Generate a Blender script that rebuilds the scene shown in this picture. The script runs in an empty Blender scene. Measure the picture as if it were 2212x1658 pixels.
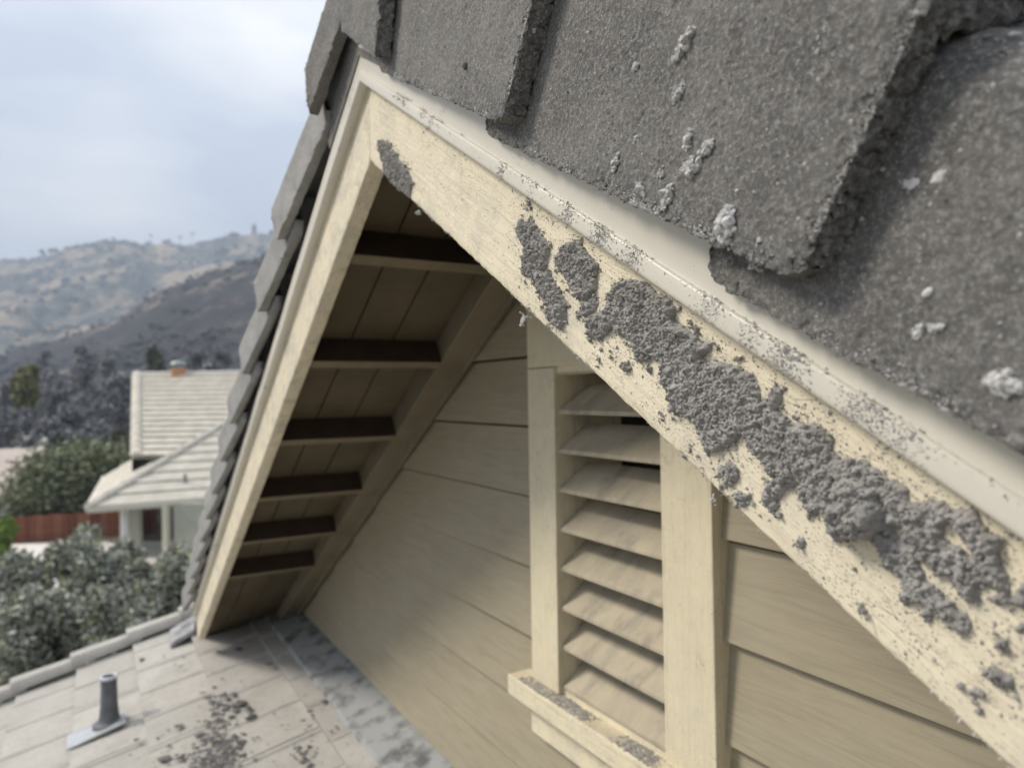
import bpy, math, random
import numpy as np
from mathutils import Matrix, Vector
random.seed(7); rng = np.random.default_rng(7)
scene = bpy.context.scene

# ------------------------------------------------------------------ camera
CZ = 8.2                                    # the camera is 8.2 m above the ground
FPX, CX, CY = 1533., 1106., 829.            # focal length in pixels of a 2212 px wide picture
_a, _p, _r = math.radians(30.4), math.atan(19.2/1533), math.radians(.88)
Fv = np.array([-math.cos(_a)*math.cos(_p), math.sin(_a)*math.cos(_p), math.sin(_p)])
_R0 = np.array([math.sin(_a), math.cos(_a), 0.]); _U0 = np.cross(_R0, Fv)
Rv = math.cos(_r)*_R0 - math.sin(_r)*_U0
Uv = math.cos(_r)*_U0 + math.sin(_r)*_R0
O = np.array([0, 0, CZ])
cam = bpy.data.cameras.new('camera'); camo = bpy.data.objects.new('camera', cam)
scene.collection.objects.link(camo)
camo.matrix_world = Matrix([[Rv[0], Uv[0], -Fv[0], 0], [Rv[1], Uv[1], -Fv[1], 0], [Rv[2], Uv[2], -Fv[2], CZ], [0, 0, 0, 1]])
cam.sensor_width = 36; cam.lens = 36*FPX/2212; cam.clip_start = .02; cam.clip_end = 20000
cam.dof.use_dof = True; cam.dof.focus_distance = .80; cam.dof.aperture_fstop = 4.4
scene.camera = camo

# ------------------------------------------------------------------ sky and sun
SUN_EL, SUN_DIR = math.radians(42), Vector((-.50, -.80, 0)).normalized()
sd = Vector((SUN_DIR.x*math.cos(SUN_EL), SUN_DIR.y*math.cos(SUN_EL), math.sin(SUN_EL)))
world = bpy.data.worlds.new('World'); scene.world = world; world.use_nodes = True
wt = world.node_tree; wt.nodes.clear()
def WN(t, **k):
    n = wt.nodes.new(t)
    for a, b in k.items(): setattr(n, a, b)
    return n
wo = WN('ShaderNodeOutputWorld'); bg = WN('ShaderNodeBackground'); bg.inputs[1].default_value = .1
sky = WN('ShaderNodeTexSky', sky_type='NISHITA', sun_disc=False, sun_elevation=SUN_EL)
sky.sun_rotation = math.atan2(SUN_DIR.x, SUN_DIR.y)
tc = WN('ShaderNodeTexCoord'); sep = WN('ShaderNodeSeparateXYZ')
mp = WN('ShaderNodeMapping'); mp.inputs['Scale'].default_value = (1.0, 1.0, 2.6); mp.inputs['Location'].default_value = (.35, .1, .25)
nz = WN('ShaderNodeTexNoise'); nz.inputs['Scale'].default_value = 2.3; nz.inputs['Detail'].default_value = 4; nz.inputs['Roughness'].default_value = .45
cr = WN('ShaderNodeValToRGB')
cr.color_ramp.elements[0].position = .40; cr.color_ramp.elements[0].color = (.60, .665, .775, 1)
cr.color_ramp.elements[1].position = .62; cr.color_ramp.elements[1].color = (1.0, 1.0, 1.0, 1)
gr = WN('ShaderNodeMapRange'); gr.inputs[1].default_value = 0; gr.inputs[2].default_value = 1; gr.inputs[3].default_value = 9.0; gr.inputs[4].default_value = 13.0
ml = WN('ShaderNodeMix', data_type='RGBA', blend_type='MULTIPLY'); ml.inputs[0].default_value = 1
mx = WN('ShaderNodeMix', data_type='RGBA'); mx.inputs[0].default_value = .92
L = wt.links.new
L(tc.outputs['Generated'], mp.inputs[0]); L(mp.outputs[0], nz.inputs[0]); L(nz.outputs[0], cr.inputs[0])
L(tc.outputs['Generated'], sep.inputs[0]); L(sep.outputs[2], gr.inputs[0])
L(cr.outputs[0], ml.inputs[6]); L(gr.outputs[0], ml.inputs[7])
L(sky.outputs[0], mx.inputs[6]); L(ml.outputs[2], mx.inputs[7]); L(mx.outputs[2], bg.inputs[0]); L(bg.outputs[0], wo.inputs[0])
sun = bpy.data.lights.new('sun', 'SUN'); sun.energy = 3.0; sun.angle = math.radians(14); sun.color = (1, .92, .81)
suno = bpy.data.objects.new('sun', sun); scene.collection.objects.link(suno)
suno.rotation_euler = sd.to_track_quat('Z', 'Y').to_euler(); suno.location = (0, 0, 30)
scene.view_settings.view_transform = 'Standard'; scene.view_settings.look = 'None'
scene.view_settings.gamma = 1; scene.view_settings.exposure = 0.38
scene.cycles.use_denoising = True

# ------------------------------------------------------------------ helpers
def pix(x, y): return Fv + Rv*(x-CX)/FPX - Uv*(y-CY)/FPX
def P(x, y, d): return O + pix(x, y)*d
def on_y(x, y, Y):
    d = pix(x, y); return O + d*Y/d[1]
def on_plane(x, y, p0, n):
    d = pix(x, y); return O + d*(np.dot(np.array(p0)-O, n)/np.dot(d, n))

def _h(ix, iy, iz, seed):
    n = (ix*73856093) ^ (iy*19349663) ^ (iz*83492791) ^ (seed*2654435)
    n = (n ^ (n >> 13))*1274126177 & 0x7fffffff
    return ((n ^ (n >> 16)) & 0xffff)/65535.
def vnoise(p, seed=0):
    p = np.asarray(p, float); i = np.floor(p).astype(np.int64); f = p-i; f = f*f*f*(f*(f*6-15)+10)
    r = 0
    for dx in (0, 1):
        wx = f[:, 0] if dx else 1-f[:, 0]
        for dy in (0, 1):
            wy = f[:, 1] if dy else 1-f[:, 1]
            for dz in (0, 1):
                wz = f[:, 2] if dz else 1-f[:, 2]
                r = r+wx*wy*wz*_h(i[:, 0]+dx, i[:, 1]+dy, i[:, 2]+dz, seed)
    return r*2-1
def fbm(p, octv=4, seed=0, gain=.5):
    p = np.asarray(p, float); r = 0; a = 1; t = 0
    for k in range(octv):
        r = r+a*vnoise(p*2**k+k*17.3, seed+k); t += a; a *= gain
    return r/t

col = scene.collection
def mesh(name, v, f, mat, smooth=False, mats=None, idx=None):
    me = bpy.data.meshes.new(name); v = np.asarray(v, float)
    me.from_pydata(v.tolist(), [], [tuple(q) for q in (f.tolist() if isinstance(f, np.ndarray) else f)])
    for m in (mats or [mat]): me.materials.append(m)
    if idx is not None: me.polygons.foreach_set('material_index', idx)
    if smooth: me.polygons.foreach_set('use_smooth', [True]*len(me.polygons))
    me.update(); return me
def base(o):
    b = Vector((0, 0, 0))
    while o is not None: b += o.location; o = o.parent
    return b
def link(name, me, parent=None, **props):
    o = bpy.data.objects.new(name, me); col.objects.link(o); o.parent = parent
    for k, v in props.items(): o[k] = v
    return o
def obj(name, v, f, mat, parent=None, smooth=False, mats=None, idx=None, at=None, **props):
    """one mesh object; v in world metres, origin at the parent's origin or at 'at'"""
    b = np.array(base(parent)) if parent else np.zeros(3)
    at = np.asarray(at, float) if at is not None else b
    o = link(name, mesh(name, np.asarray(v, float)-at, f, mat, smooth, mats, idx), parent, **props)
    o.location = Vector(at-b); return o
def thing(name, label, cat, loc, group=None):
    o = bpy.data.objects.new(name, None); col.objects.link(o); o.location = Vector(loc); o.empty_display_size = .1
    o['label'] = label; o['category'] = cat
    if group: o['group'] = group
    return o
BOXF = [(0, 3, 2, 1), (4, 5, 6, 7), (0, 1, 5, 4), (1, 2, 6, 5), (2, 3, 7, 6), (3, 0, 4, 7)]
def box8(x0, x1, y0, y1, z0, z1):
    return np.array([(x0, y0, z0), (x1, y0, z0), (x1, y1, z0), (x0, y1, z0), (x0, y0, z1), (x1, y0, z1), (x1, y1, z1), (x0, y1, z1)], float)
def bevel(o, w, seg=2):
    m = o.modifiers.new('bevel', 'BEVEL'); m.width = w; m.segments = seg; m.limit_method = 'ANGLE'; m.angle_limit = .6
    return o
def joinm(parts):
    V, Fc, n = [], [], 0
    for v, f in parts:
        V.append(np.asarray(v, float)); Fc += [tuple(i+n for i in q) for q in f]; n += len(v)
    return np.vstack(V), Fc
def grid_faces(nu, nv, wrap=False):
    a = np.arange(nu*nv).reshape(nu, nv)
    b = np.roll(a, -1, 1) if wrap else None
    if wrap: return np.stack([a[:-1], b[:-1], b[1:], a[1:]], -1).reshape(-1, 4)
    return np.stack([a[:-1, :-1], a[:-1, 1:], a[1:, 1:], a[1:, :-1]], -1).reshape(-1, 4)
def lathe(prof, seg=24):
    V = []
    for r, z in prof:
        for k in range(seg): V.append((r*math.cos(2*math.pi*k/seg), r*math.sin(2*math.pi*k/seg), z))
    n = len(prof); Fc = [tuple(q) for q in grid_faces(n, seg, True).tolist()]
    Fc.append(tuple(range(seg))[::-1]); Fc.append(tuple(range((n-1)*seg, n*seg)))
    return np.array(V), Fc
# unit icosphere
def ico(sub):
    import bmesh
    bm = bmesh.new(); bmesh.ops.create_icosphere(bm, subdivisions=sub, radius=1)
    v = np.array([w.co[:] for w in bm.verts]); f = [tuple(w.index for w in q.verts) for q in bm.faces]; bm.free(); return v, f
ICO1, ICO2, ICO3 = ico(1), ico(2), ico(3)
OCT = (np.array([(1, 0, 0), (-1, 0, 0), (0, 1, 0), (0, -1, 0), (0, 0, 1), (0, 0, -1.)]), [(0, 2, 4), (2, 1, 4), (1, 3, 4), (3, 0, 4), (2, 0, 5), (1, 2, 5), (3, 1, 5), (0, 3, 5)])

# ------------------------------------------------------------------ materials
class Mat:
    def __init__(s, name, rough=.85, spec=.3, metal=0):
        s.m = bpy.data.materials.new(name); s.m.use_nodes = True; s.t = s.m.node_tree
        s.b = s.t.nodes['Principled BSDF']; s.b.inputs['Roughness'].default_value = rough
        s.b.inputs['Specular IOR Level'].default_value = spec; s.b.inputs['Metallic'].default_value = metal
        s.tc = s.t.nodes.new('ShaderNodeTexCoord'); s.co = s.tc.outputs['Object']; s.bumps = []; s.last = None
    def l(s, a, b): s.t.links.new(a, b)
    def n(s, t, **k):
        q = s.t.nodes.new(t)
        for a, b in k.items(): setattr(q, a, b)
        return q
    def vary(s):
        oi = s.n('ShaderNodeObjectInfo'); ad = s.n('ShaderNodeVectorMath', operation='MULTIPLY_ADD')
        cb = s.n('ShaderNodeCombineXYZ'); s.l(oi.outputs['Random'], cb.inputs[0]); s.l(oi.outputs['Random'], cb.inputs[1]); s.l(oi.outputs['Random'], cb.inputs[2])
        ad.inputs[1].default_value = (13, 29, 7); s.l(cb.outputs[0], ad.inputs[0]); s.l(s.co, ad.inputs[2]); s.co = ad.outputs[0]; s.rnd = oi.outputs['Random']; return s
    def map(s, scale=(1, 1, 1), rot=(0, 0, 0)):
        m1 = s.n('ShaderNodeMapping'); m1.inputs['Rotation'].default_value = rot; s.l(s.co, m1.inputs[0])
        m2 = s.n('ShaderNodeMapping'); m2.inputs['Scale'].default_value = scale; s.l(m1.outputs[0], m2.inputs[0]); return m2.outputs[0]
    def noise(s, scale, detail=4, rough=.55, co=None, dist=0):
        q = s.n('ShaderNodeTexNoise'); q.inputs['Scale'].default_value = scale; q.inputs['Detail'].default_value = detail
        q.inputs['Roughness'].default_value = rough; q.inputs['Distortion'].default_value = dist; s.l(co or s.co, q.inputs['Vector']); return q.outputs[0]
    def voro(s, scale, feature='F1', co=None, out=0, rand=1):
        q = s.n('ShaderNodeTexVoronoi', feature=feature); q.inputs['Scale'].default_value = scale; q.inputs['Randomness'].default_value = rand
        s.l(co or s.co, q.inputs['Vector']); return q.outputs[out]
    def ramp(s, fac, a, b, ca=0, cb=1):
        q = s.n('ShaderNodeMapRange'); q.inputs[1].default_value = a; q.inputs[2].default_value = b
        q.inputs[3].default_value = ca; q.inputs[4].default_value = cb; s.l(fac, q.inputs[0]); return q.outputs[0]
    def math(s, op, a, b):
        q = s.n('ShaderNodeMath', operation=op)
        for i, w in enumerate((a, b)):
            if isinstance(w, (int, float)): q.inputs[i].default_value = w
            else: s.l(w, q.inputs[i])
        return q.outputs[0]
    def col(s, c): s.last = c; return s
    def mixc(s, fac, c2, c1=None):
        q = s.n('ShaderNodeMix', data_type='RGBA')
        if isinstance(fac, (int, float)): q.inputs[0].default_value = fac
        else: s.l(fac, q.inputs[0])
        for i, c in ((6, c1 if c1 is not None else s.last), (7, c2)):
            if isinstance(c, tuple): q.inputs[i].default_value = (*c, 1)
            else: s.l(c, q.inputs[i])
        s.last = q.outputs[2]; return s
    def bump(s, h, strength, dist): s.bumps.append((h, strength, dist)); return s
    def done(s):
        if isinstance(s.last, tuple): s.b.inputs['Base Color'].default_value = (*s.last, 1)
        else: s.l(s.last, s.b.inputs['Base Color'])
        prev = None
        for h, st, d in s.bumps:
            q = s.n('ShaderNodeBump'); q.inputs['Strength'].default_value = st; q.inputs['Distance'].default_value = d
            s.l(h, q.inputs['Height'])
            if prev: s.l(prev, q.inputs['Normal'])
            prev = q.outputs[0]
        if prev: s.l(prev, s.b.inputs['Normal'])
        return s.m
T = .616; th = math.atan(T); ct, st_ = math.cos(th), math.sin(th)

def paint_board(name, base_c, rot, specks=True, spot=.5, dust=.25):
    """old cream paint on sawn wood: grain along the board, hairline cracks, ash freckles"""
    m = Mat(name, .62, .35); g = m.map((5, 60, 110), rot); g2 = m.map((1.1, 5, 9), rot)
    m.col(base_c)
    m.mixc(m.ramp(m.noise(7, 5, .6), .35, .7, 0, .35), tuple(c*.84 for c in base_c))
    gr_ = m.noise(1.0, 6, .65, g)
    m.mixc(m.ramp(gr_, .52, .72, 0, .28), (base_c[0]*.50, base_c[1]*.45, base_c[2]*.38))
    ck = m.voro(26, 'DISTANCE_TO_EDGE', m.map((.55, 1.6, 2.6), rot))
    ckm = m.math('MULTIPLY', m.ramp(ck, 0.0, .035, 1, 0), m.ramp(m.noise(14, 3), .47, .62, 0, 1))
    m.mixc(m.math('MULTIPLY', ckm, .4), (.24, .20, .15))
    if specks:
        fl = m.voro(330, 'F1', m.map((.55, 1, 1.25), rot)); sp = m.math('MULTIPLY', m.ramp(fl, .22, .36, 1, 0), m.ramp(m.noise(24, 4, .75), .42, .56, 0, 1))
        m.mixc(m.math('MULTIPLY', sp, spot), (.16, .15, .145))
        m.mixc(m.ramp(m.noise(13, 8, .78), .48, .70, 0, dust), (.36, .345, .325))
        m.mixc(m.ramp(m.noise(210, 5, .8, m.map((.6, 1, 1.2), rot)), .58, .66, 0, spot*.7), (.27, .25, .225))
    m.bump(gr_, .7, .0030).bump(m.math('MULTIPLY', ckm, -1.), .5, .0008).bump(m.noise(420, 3, .6), .35, .0006)
    return m.done()
CREAM = (.78, .70, .525)
m_board_r = paint_board('cream_paint_right', CREAM, (0, -th, 0), spot=.5, dust=.4)
m_board_l = paint_board('cream_paint_left', CREAM, (0, th, 0), spot=.6, dust=.7)
m_trim = paint_board('cream_trim', (.74, .66, .475), (0, math.pi/2, 0), spot=.3, dust=.2)
m_sill = paint_board('cream_sill', (.76, .68, .49), (0, 0, 0), spot=.5, dust=.35)
def siding_mat():
    m = Mat('tan_siding', .6, .3).vary(); g = m.map((2.2, 12, 26)); gr_ = m.noise(2.2, 6, .62, g, 1.2)
    m.col((.365, .318, .225)).mixc(m.ramp(gr_, .42, .66, 0, .45), (.25, .218, .152))
    m.mixc(m.ramp(m.noise(4, 4, .6), .45, .75, 0, .25), (.42, .385, .30))
    fl = m.voro(60, 'F1'); sp = m.math('MULTIPLY', m.ramp(fl, .12, .22, 1, 0), m.ramp(m.noise(9, 3), .55, .7))
    m.mixc(m.math('MULTIPLY', sp, .3), (.28, .25, .21))
    return m.bump(gr_, .55, .0032).bump(m.noise(180, 3), .15, .0006).done()
m_siding = siding_mat()
def slat_mat():
    m = Mat('louver_cream', .7, .25).vary()
    m.col((.52, .455, .33)).mixc(m.ramp(m.noise(7, 6, .7, m.map((2.4, .8, .8))), .36, .70, 0, .7), (.33, .295, .24))
    m.mixc(m.ramp(m.noise(10, 7, .75, m.map((1.4, .7, .7))), .50, .72, 0, .7), (.20, .185, .165))
    return m.bump(m.noise(120, 3), .2, .001).done()
m_slat = slat_mat()
def metal_mat():
    m = Mat('cream_drip_metal', .38, .5)
    m.col((.66, .625, .535)).mixc(m.ramp(m.noise(16, 6, .7), .5, .72, 0, .15), (.48, .455, .40))
    fl = m.voro(210, 'F1'); sp = m.math('MULTIPLY', m.ramp(fl, .14, .22, 1, 0), m.ramp(m.noise(13, 3), .52, .66))
    m.mixc(m.math('MULTIPLY', sp, .8), (.10, .095, .09))
    m.mixc(m.math('MULTIPLY', m.ramp(m.noise(30, 7, .75), .60, .70), m.ramp(m.noise(4, 2), .5, .58)), (.25, .24, .235))
    return m.bump(m.noise(300, 3), .08, .0005).done()
m_metal = metal_mat()
def tile_mat(name, c, light, bumpk=1., vary=True, fine=1.):
    m = Mat(name, .82, .35)
    if vary: m.vary()
    m.col(c).mixc(m.ramp(m.noise(9, 6, .68), .40, .62, 0, .8), tuple(v*1.6 for v in c))
    m.mixc(m.ramp(m.noise(34, 5, .6), .5, .75, 0, .4), tuple(v*.62 for v in c))
    m.mixc(m.ramp(m.noise(230*fine, 6, .82), .49, .62, 0, .85), light)
    s2 = m.math('MULTIPLY', m.ramp(m.voro(420*fine, 'F1'), .16, .30, 1, 0), m.ramp(m.noise(60*fine, 4, .7), .48, .6)); m.mixc(m.math('MULTIPLY', s2, .7), tuple(v*1.3 for v in light))
    m.mixc(m.ramp(m.noise(300*fine, 5, .8, m.map((1, 1, 1.3))), .42, .30, 0, .6), tuple(v*.35 for v in c))
    fl = m.voro(150*fine, 'F1'); sp = m.math('MULTIPLY', m.ramp(fl, .10, .16, 1, 0), m.ramp(m.noise(21*fine, 3), .5, .62))
    m.mixc(m.math('MULTIPLY', sp, .8), tuple(min(1, v*1.5) for v in light))
    w = m.noise(95*fine, 6, .72, dist=.7); pits = m.voro(70*fine, 'F1'); pm = m.math('MULTIPLY', m.ramp(pits, .06, .13, 1, 0), m.ramp(m.noise(12*fine, 2), .5, .62))
    m.mixc(m.math('MULTIPLY', pm, .8), (.02, .02, .02))
    m.bump(w, .9*bumpk, .0032/fine).bump(m.noise(330*fine, 5, .8), .9*bumpk, .0016/fine)
    return m.done()
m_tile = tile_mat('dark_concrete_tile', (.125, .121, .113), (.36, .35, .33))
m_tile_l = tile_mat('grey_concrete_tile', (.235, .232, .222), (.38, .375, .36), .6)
m_rooft = None
def lower_mat():
    m = Mat('pale_concrete_tile', .85, .25).vary()
    m.col((.40, .38, .345)).mixc(m.ramp(m.rnd, 0, 1, 0, .6), (.52, .495, .45))
    m.mixc(m.ramp(m.noise(6, 6, .7), .4, .65, 0, .6), (.33, .31, .275))
    m.mixc(m.ramp(m.noise(40, 5, .75), .5, .7, 0, .4), (.27, .255, .24))
    fl = m.voro(38, 'F1'); sp = m.math('MULTIPLY', m.ramp(fl, .10, .26, 1, 0), m.ramp(m.noise(5, 3), .52, .64))
    m.mixc(m.math('MULTIPLY', sp, .75), (.16, .155, .15))
    return m.bump(m.noise(90, 4), .3, .002).done()
m_lower = lower_mat()
def simple(name, c, c2=None, sc=6, rough=.8, spec=.3, metal=0, bs=0, lo=.4, hi=.65, detail=4):
    m = Mat(name, rough, spec, metal); m.col(c)
    if c2: m.mixc(m.ramp(m.noise(sc, detail, .6), lo, hi), c2)
    if bs: m.bump(m.noise(sc*8, 4), .5, bs)
    return m.done()
m_flash = simple('galvanised_flashing', (.34, .345, .34), (.12, .12, .12), 9, .7, .3, .0, .001, .47, .66)
m_pipe = simple('dark_grey_pipe', (.10, .105, .115), (.15, .155, .165), 20, .6, .4)
m_pipecap = simple('pale_pipe_rim', (.62, .65, .72), (.5, .5, .52), 30, .5)
m_plate = simple('zinc_plate', (.50, .52, .54), (.38, .38, .37), 12, .4, .5, .3)
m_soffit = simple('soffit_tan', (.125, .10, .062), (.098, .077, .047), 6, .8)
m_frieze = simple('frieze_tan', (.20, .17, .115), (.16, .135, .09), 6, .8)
m_brown = simple('lookout_brown', (.050, .031, .019), (.035, .022, .014), 14, .8, bs=.001)  # lookout ends, sides and top: a darker brown than the bottom face
m_dark = simple('roof_felt', (.02, .019, .018))
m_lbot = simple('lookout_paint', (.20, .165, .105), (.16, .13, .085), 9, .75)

def ash_mat(name, a, b, fine=1.):
    m = Mat(name, .97, .08)
    m.col(a).mixc(m.ramp(m.noise(60*fine, 5, .65), .38, .65), b).mixc(m.ramp(m.noise(700*fine, 3, .7), .58, .72, 0, .55), tuple(v*1.6 for v in b))
    m.bump(m.noise(300*fine, 5, .75), .9, .0016/fine)
    return m.done()
m_ash = ash_mat('grey_ash', (.29, .278, .262), (.41, .395, .372))
m_clump = ash_mat('pale_ash', (.52, .51, .49), (.68, .67, .65))
m_clumpd = ash_mat('mid_ash', (.45, .44, .42), (.60, .585, .56))

# ------------------------------------------------------------------ slope frame of the gable
AP = np.array([-1.425, 0, CZ+.490])
def slope(s, Y, n, side=1):
    s, Y, n = np.broadcast_arrays(np.asarray(s, float), np.asarray(Y, float), np.asarray(n, float))
    return np.stack([AP[0]+side*(s*ct+n*st_), Y, AP[2]-s*st_+n*ct], -1)
def to_sn(p, side=1):
    dx, dz = p[0]-AP[0], p[2]-AP[2]; return side*dx*ct-dz*st_, side*dx*st_+dz*ct
LEN, LEND = 3.62, 3.92
def loft(section, svals, side, mitre=True, cap=True):
    """section: closed list of (Y, n); swept down the slope, mitred at the ridge"""
    sec = np.array(section); ns = len(sec); s = np.asarray(svals)[:, None]*np.ones(ns)[None]
    n = sec[None, :, 1]*np.ones((len(svals), 1)); Y = sec[None, :, 0]*np.ones((len(svals), 1))
    if mitre: s = s-n*T*np.clip(1-(s-svals[0])/.35, 0, 1)
    V = slope(s, Y, n, side).reshape(-1, 3); Fc = [tuple(q) for q in grid_faces(len(svals), ns, True).tolist()]
    if cap: Fc += [tuple(range(ns))[::-1], tuple(range((len(svals)-1)*ns, len(svals)*ns))]
    if side < 0: Fc = [q[::-1] for q in Fc]
    return V, Fc

house = thing('house', 'tan house gable with cream barge boards and dark concrete roof tiles under grey ash', 'house', (-1.425, 1.07, 0))

# wall backing and siding boards ------------------------------------------------
WY = 1.07
def left_x(z, n=.12):     # x on the left slope at height z (relative to camera height)
    return AP[0]-((AP[2]-(CZ+z))/T+n/st_*0+n*(st_+ct/T))
def lx(z, n): # solve slope(-side) for given z & n
    s = (AP[2]-(CZ+z)+n*ct)/st_; return AP[0]-(s*ct+n*st_)
wl, wr = lx(-1.7, .11), 2*AP[0]-lx(-1.7, .11)
top = AP[2]+.11/ct
VX0, VX1, VZ0, VZ1 = -1.60, -1.10, -.83, .11       # opening behind the vent
def wall_poly(x0, x1, z0, z1, ya, yb, yc, bv=0):
    """board between x0..x1, z0..z1 whose ends follow the gable slopes"""
    a0, b0 = lx(z0, .10), 2*AP[0]-lx(z0, .10); a1, b1 = lx(z1, .10), 2*AP[0]-lx(z1, .10)
    A0, B0_, A1, B1_ = max(a0, x0), min(b0, x1), max(a1, x0), min(b1, x1)
    if B0_ <= A0: return None
    if B1_ <= A1: A1 = B1_ = min(max((A1+B1_)/2, A0), B0_)
    v = [(A0, ya, CZ+z0), (B0_, ya, CZ+z0), (B1_, yb, CZ+z1), (A1, yb, CZ+z1), (A0, yc, CZ+z0), (B0_, yc, CZ+z0), (B1_, yc+.004, CZ+z1), (A1, yc+.004, CZ+z1)]
    return v, [(0, 1, 2, 3), (4, 7, 6, 5), (0, 4, 5, 1), (1, 5, 6, 2), (2, 6, 7, 3), (3, 7, 4, 0)]
ps = [wall_poly(-9, VX0, -1.7, VZ1, WY+.035, WY+.035, WY+.12), wall_poly(VX1, 9, -1.7, VZ1, WY+.035, WY+.035, WY+.12), wall_poly(VX0, VX1, -1.7, VZ0, WY+.035, WY+.035, WY+.12), wall_poly(-9, 9, VZ1, .60, WY+.035, WY+.035, WY+.12)]
obj_wall = obj('gable_wall', *joinm([p for p in ps if p]), m_dark, house)
for k in range(-5, 8):
    z0 = -.297-.2*k; z1 = min(z0+.2, .60)
    if z1 <= z0+.01: continue
    a0, b0 = lx(z0, .10), 2*AP[0]-lx(z0, .10)
    js = [-3.35, -.2, 1.1][k % 3] if k > 0 else 99
    spans = [(-9, js), (js, 9)] if a0 < js < b0 else [(-9, 9)]
    out = []
    for c0, c1 in spans:
        if z0 < VZ1-.02 and z1 > VZ0+.02 and c0 < VX0 and c1 > VX1: out += [(c0, VX0), (VX1, c1)]
        else: out.append((c0, c1))
    for c0, c1 in out:
        w = wall_poly(c0+.001, c1-.001, z0+.0035, z1-.0035, WY-.010, WY+.008, WY+.030)
        if w: bevel(obj('siding_board', *w, m_siding, obj_wall), .0022)

# barge boards -----------------------------------------------------------------
def rounded(y0, y1, n0, n1, r=.004, seg=3, nfront=14):
    pts = []
    for cy, cn, a0 in ((y0+r, n0+r, 180), (y0+r, n1-r, 90), (y1-r, n1-r, 0), (y1-r, n0+r, -90)):
        arc = [(cy+r*math.cos(math.radians(a0+ (90 if 0 else 0)-t)), cn+r*math.sin(math.radians(a0-t))) for t in np.linspace(0, 90, seg+1)]
        pts.append(arc)
    # order: front-bottom -> front-top -> back-top -> back-bottom
    fb = [(y0+r-r*math.cos(t), n0+r-r*math.sin(t)) for t in np.linspace(math.pi/2, 0, seg+1)]
    ft = [(y0+r-r*math.cos(t), n1-r+r*math.sin(t)) for t in np.linspace(0, math.pi/2, seg+1)]
    bt = [(y1-r+r*math.sin(t), n1-r+r*math.cos(t)) for t in np.linspace(0, math.pi/2, seg+1)]
    bb = [(y1-r+r*math.cos(t), n0+r-r*math.sin(t)) for t in np.linspace(0, math.pi/2, seg+1)]
    mid = [(y0, n) for n in np.linspace(n0+r, n1-r, nfront+2)[1:-1]]
    return fb+mid+ft+bt+bb
for side, mt in ((1, m_board_r), (-1, m_board_l)):
    sv = np.concatenate([np.arange(0, 1.7, .004), np.arange(1.7, LEN, .03)]) if side > 0 else np.concatenate([np.arange(0, 1., .008), np.arange(1., LEN+.0, .03)])
    sec = rounded(.5, .54, 0, .175); V, Fc = loft(sec, sv, side)
    # sawn, chipped edges and slightly uneven face
    q = V.copy(); rel = np.array([to_sn(p, side) for p in V]) if len(V) < 60000 else None
    nn = rel[:, 1]; low = np.clip(1-nn/.012, 0, 1)*np.clip(1-np.abs(rel[:, 0])*0, 0, 1)
    d = fbm(q*70, 4, 3)*.0016*low+np.where(fbm(q*160, 2, 9) > .42, .0022, 0)*low
    V = V+(slope(0, 0, 1, side)-slope(0, 0, 0, side))*d[:, None]
    V[:, 1] += fbm(q*np.array([9, 30, 30]), 3, 5)*.0006
    o = obj('barge_board', V, Fc, mt, house, smooth=True)
    o['label'] = 'right barge board crusted with grey ash' if side > 0 else 'left barge board with faint ash smears'

# metal drip edge above each board ----------------------------------------------
def drip_sec(side):
    f = [(.499, .1385), (.490, .1375), (.4810, .1385), (.4788, .1405), (.4783, .144), (.4783, .150), (.4783, .1570), (.4790, .1590), (.4822, .1602), (.4830, .163), (.4824, .172), (.4806, .184)]+([(.4785, .198), (.477, .215), (.4765, .235), (.4765, .25)] if side > 0 else [(.487, .192)])
    return f+[(y+.0035, n) for y, n in f[::-1]][:-1]+[(.503, .1385)]
for side in (1, -1):
    segs = [(0, 1.9), (1.903, LEN)] if side > 0 else [(0, 1.2), (1.203, 2.5), (2.503, LEN)]
    parent = None
    for i, (s0, s1) in enumerate(segs):
        V, Fc = loft(drip_sec(side), np.arange(s0, s1+.005, .01 if side > 0 else .03), side, mitre=(i == 0))
        V[:, 1] += fbm(V*6, 2, 31)*.0008
        o = obj('drip_edge', V, Fc, m_metal, house, smooth=True); mo = o.modifiers.new('e', 'EDGE_SPLIT'); mo.split_angle = .9

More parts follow.
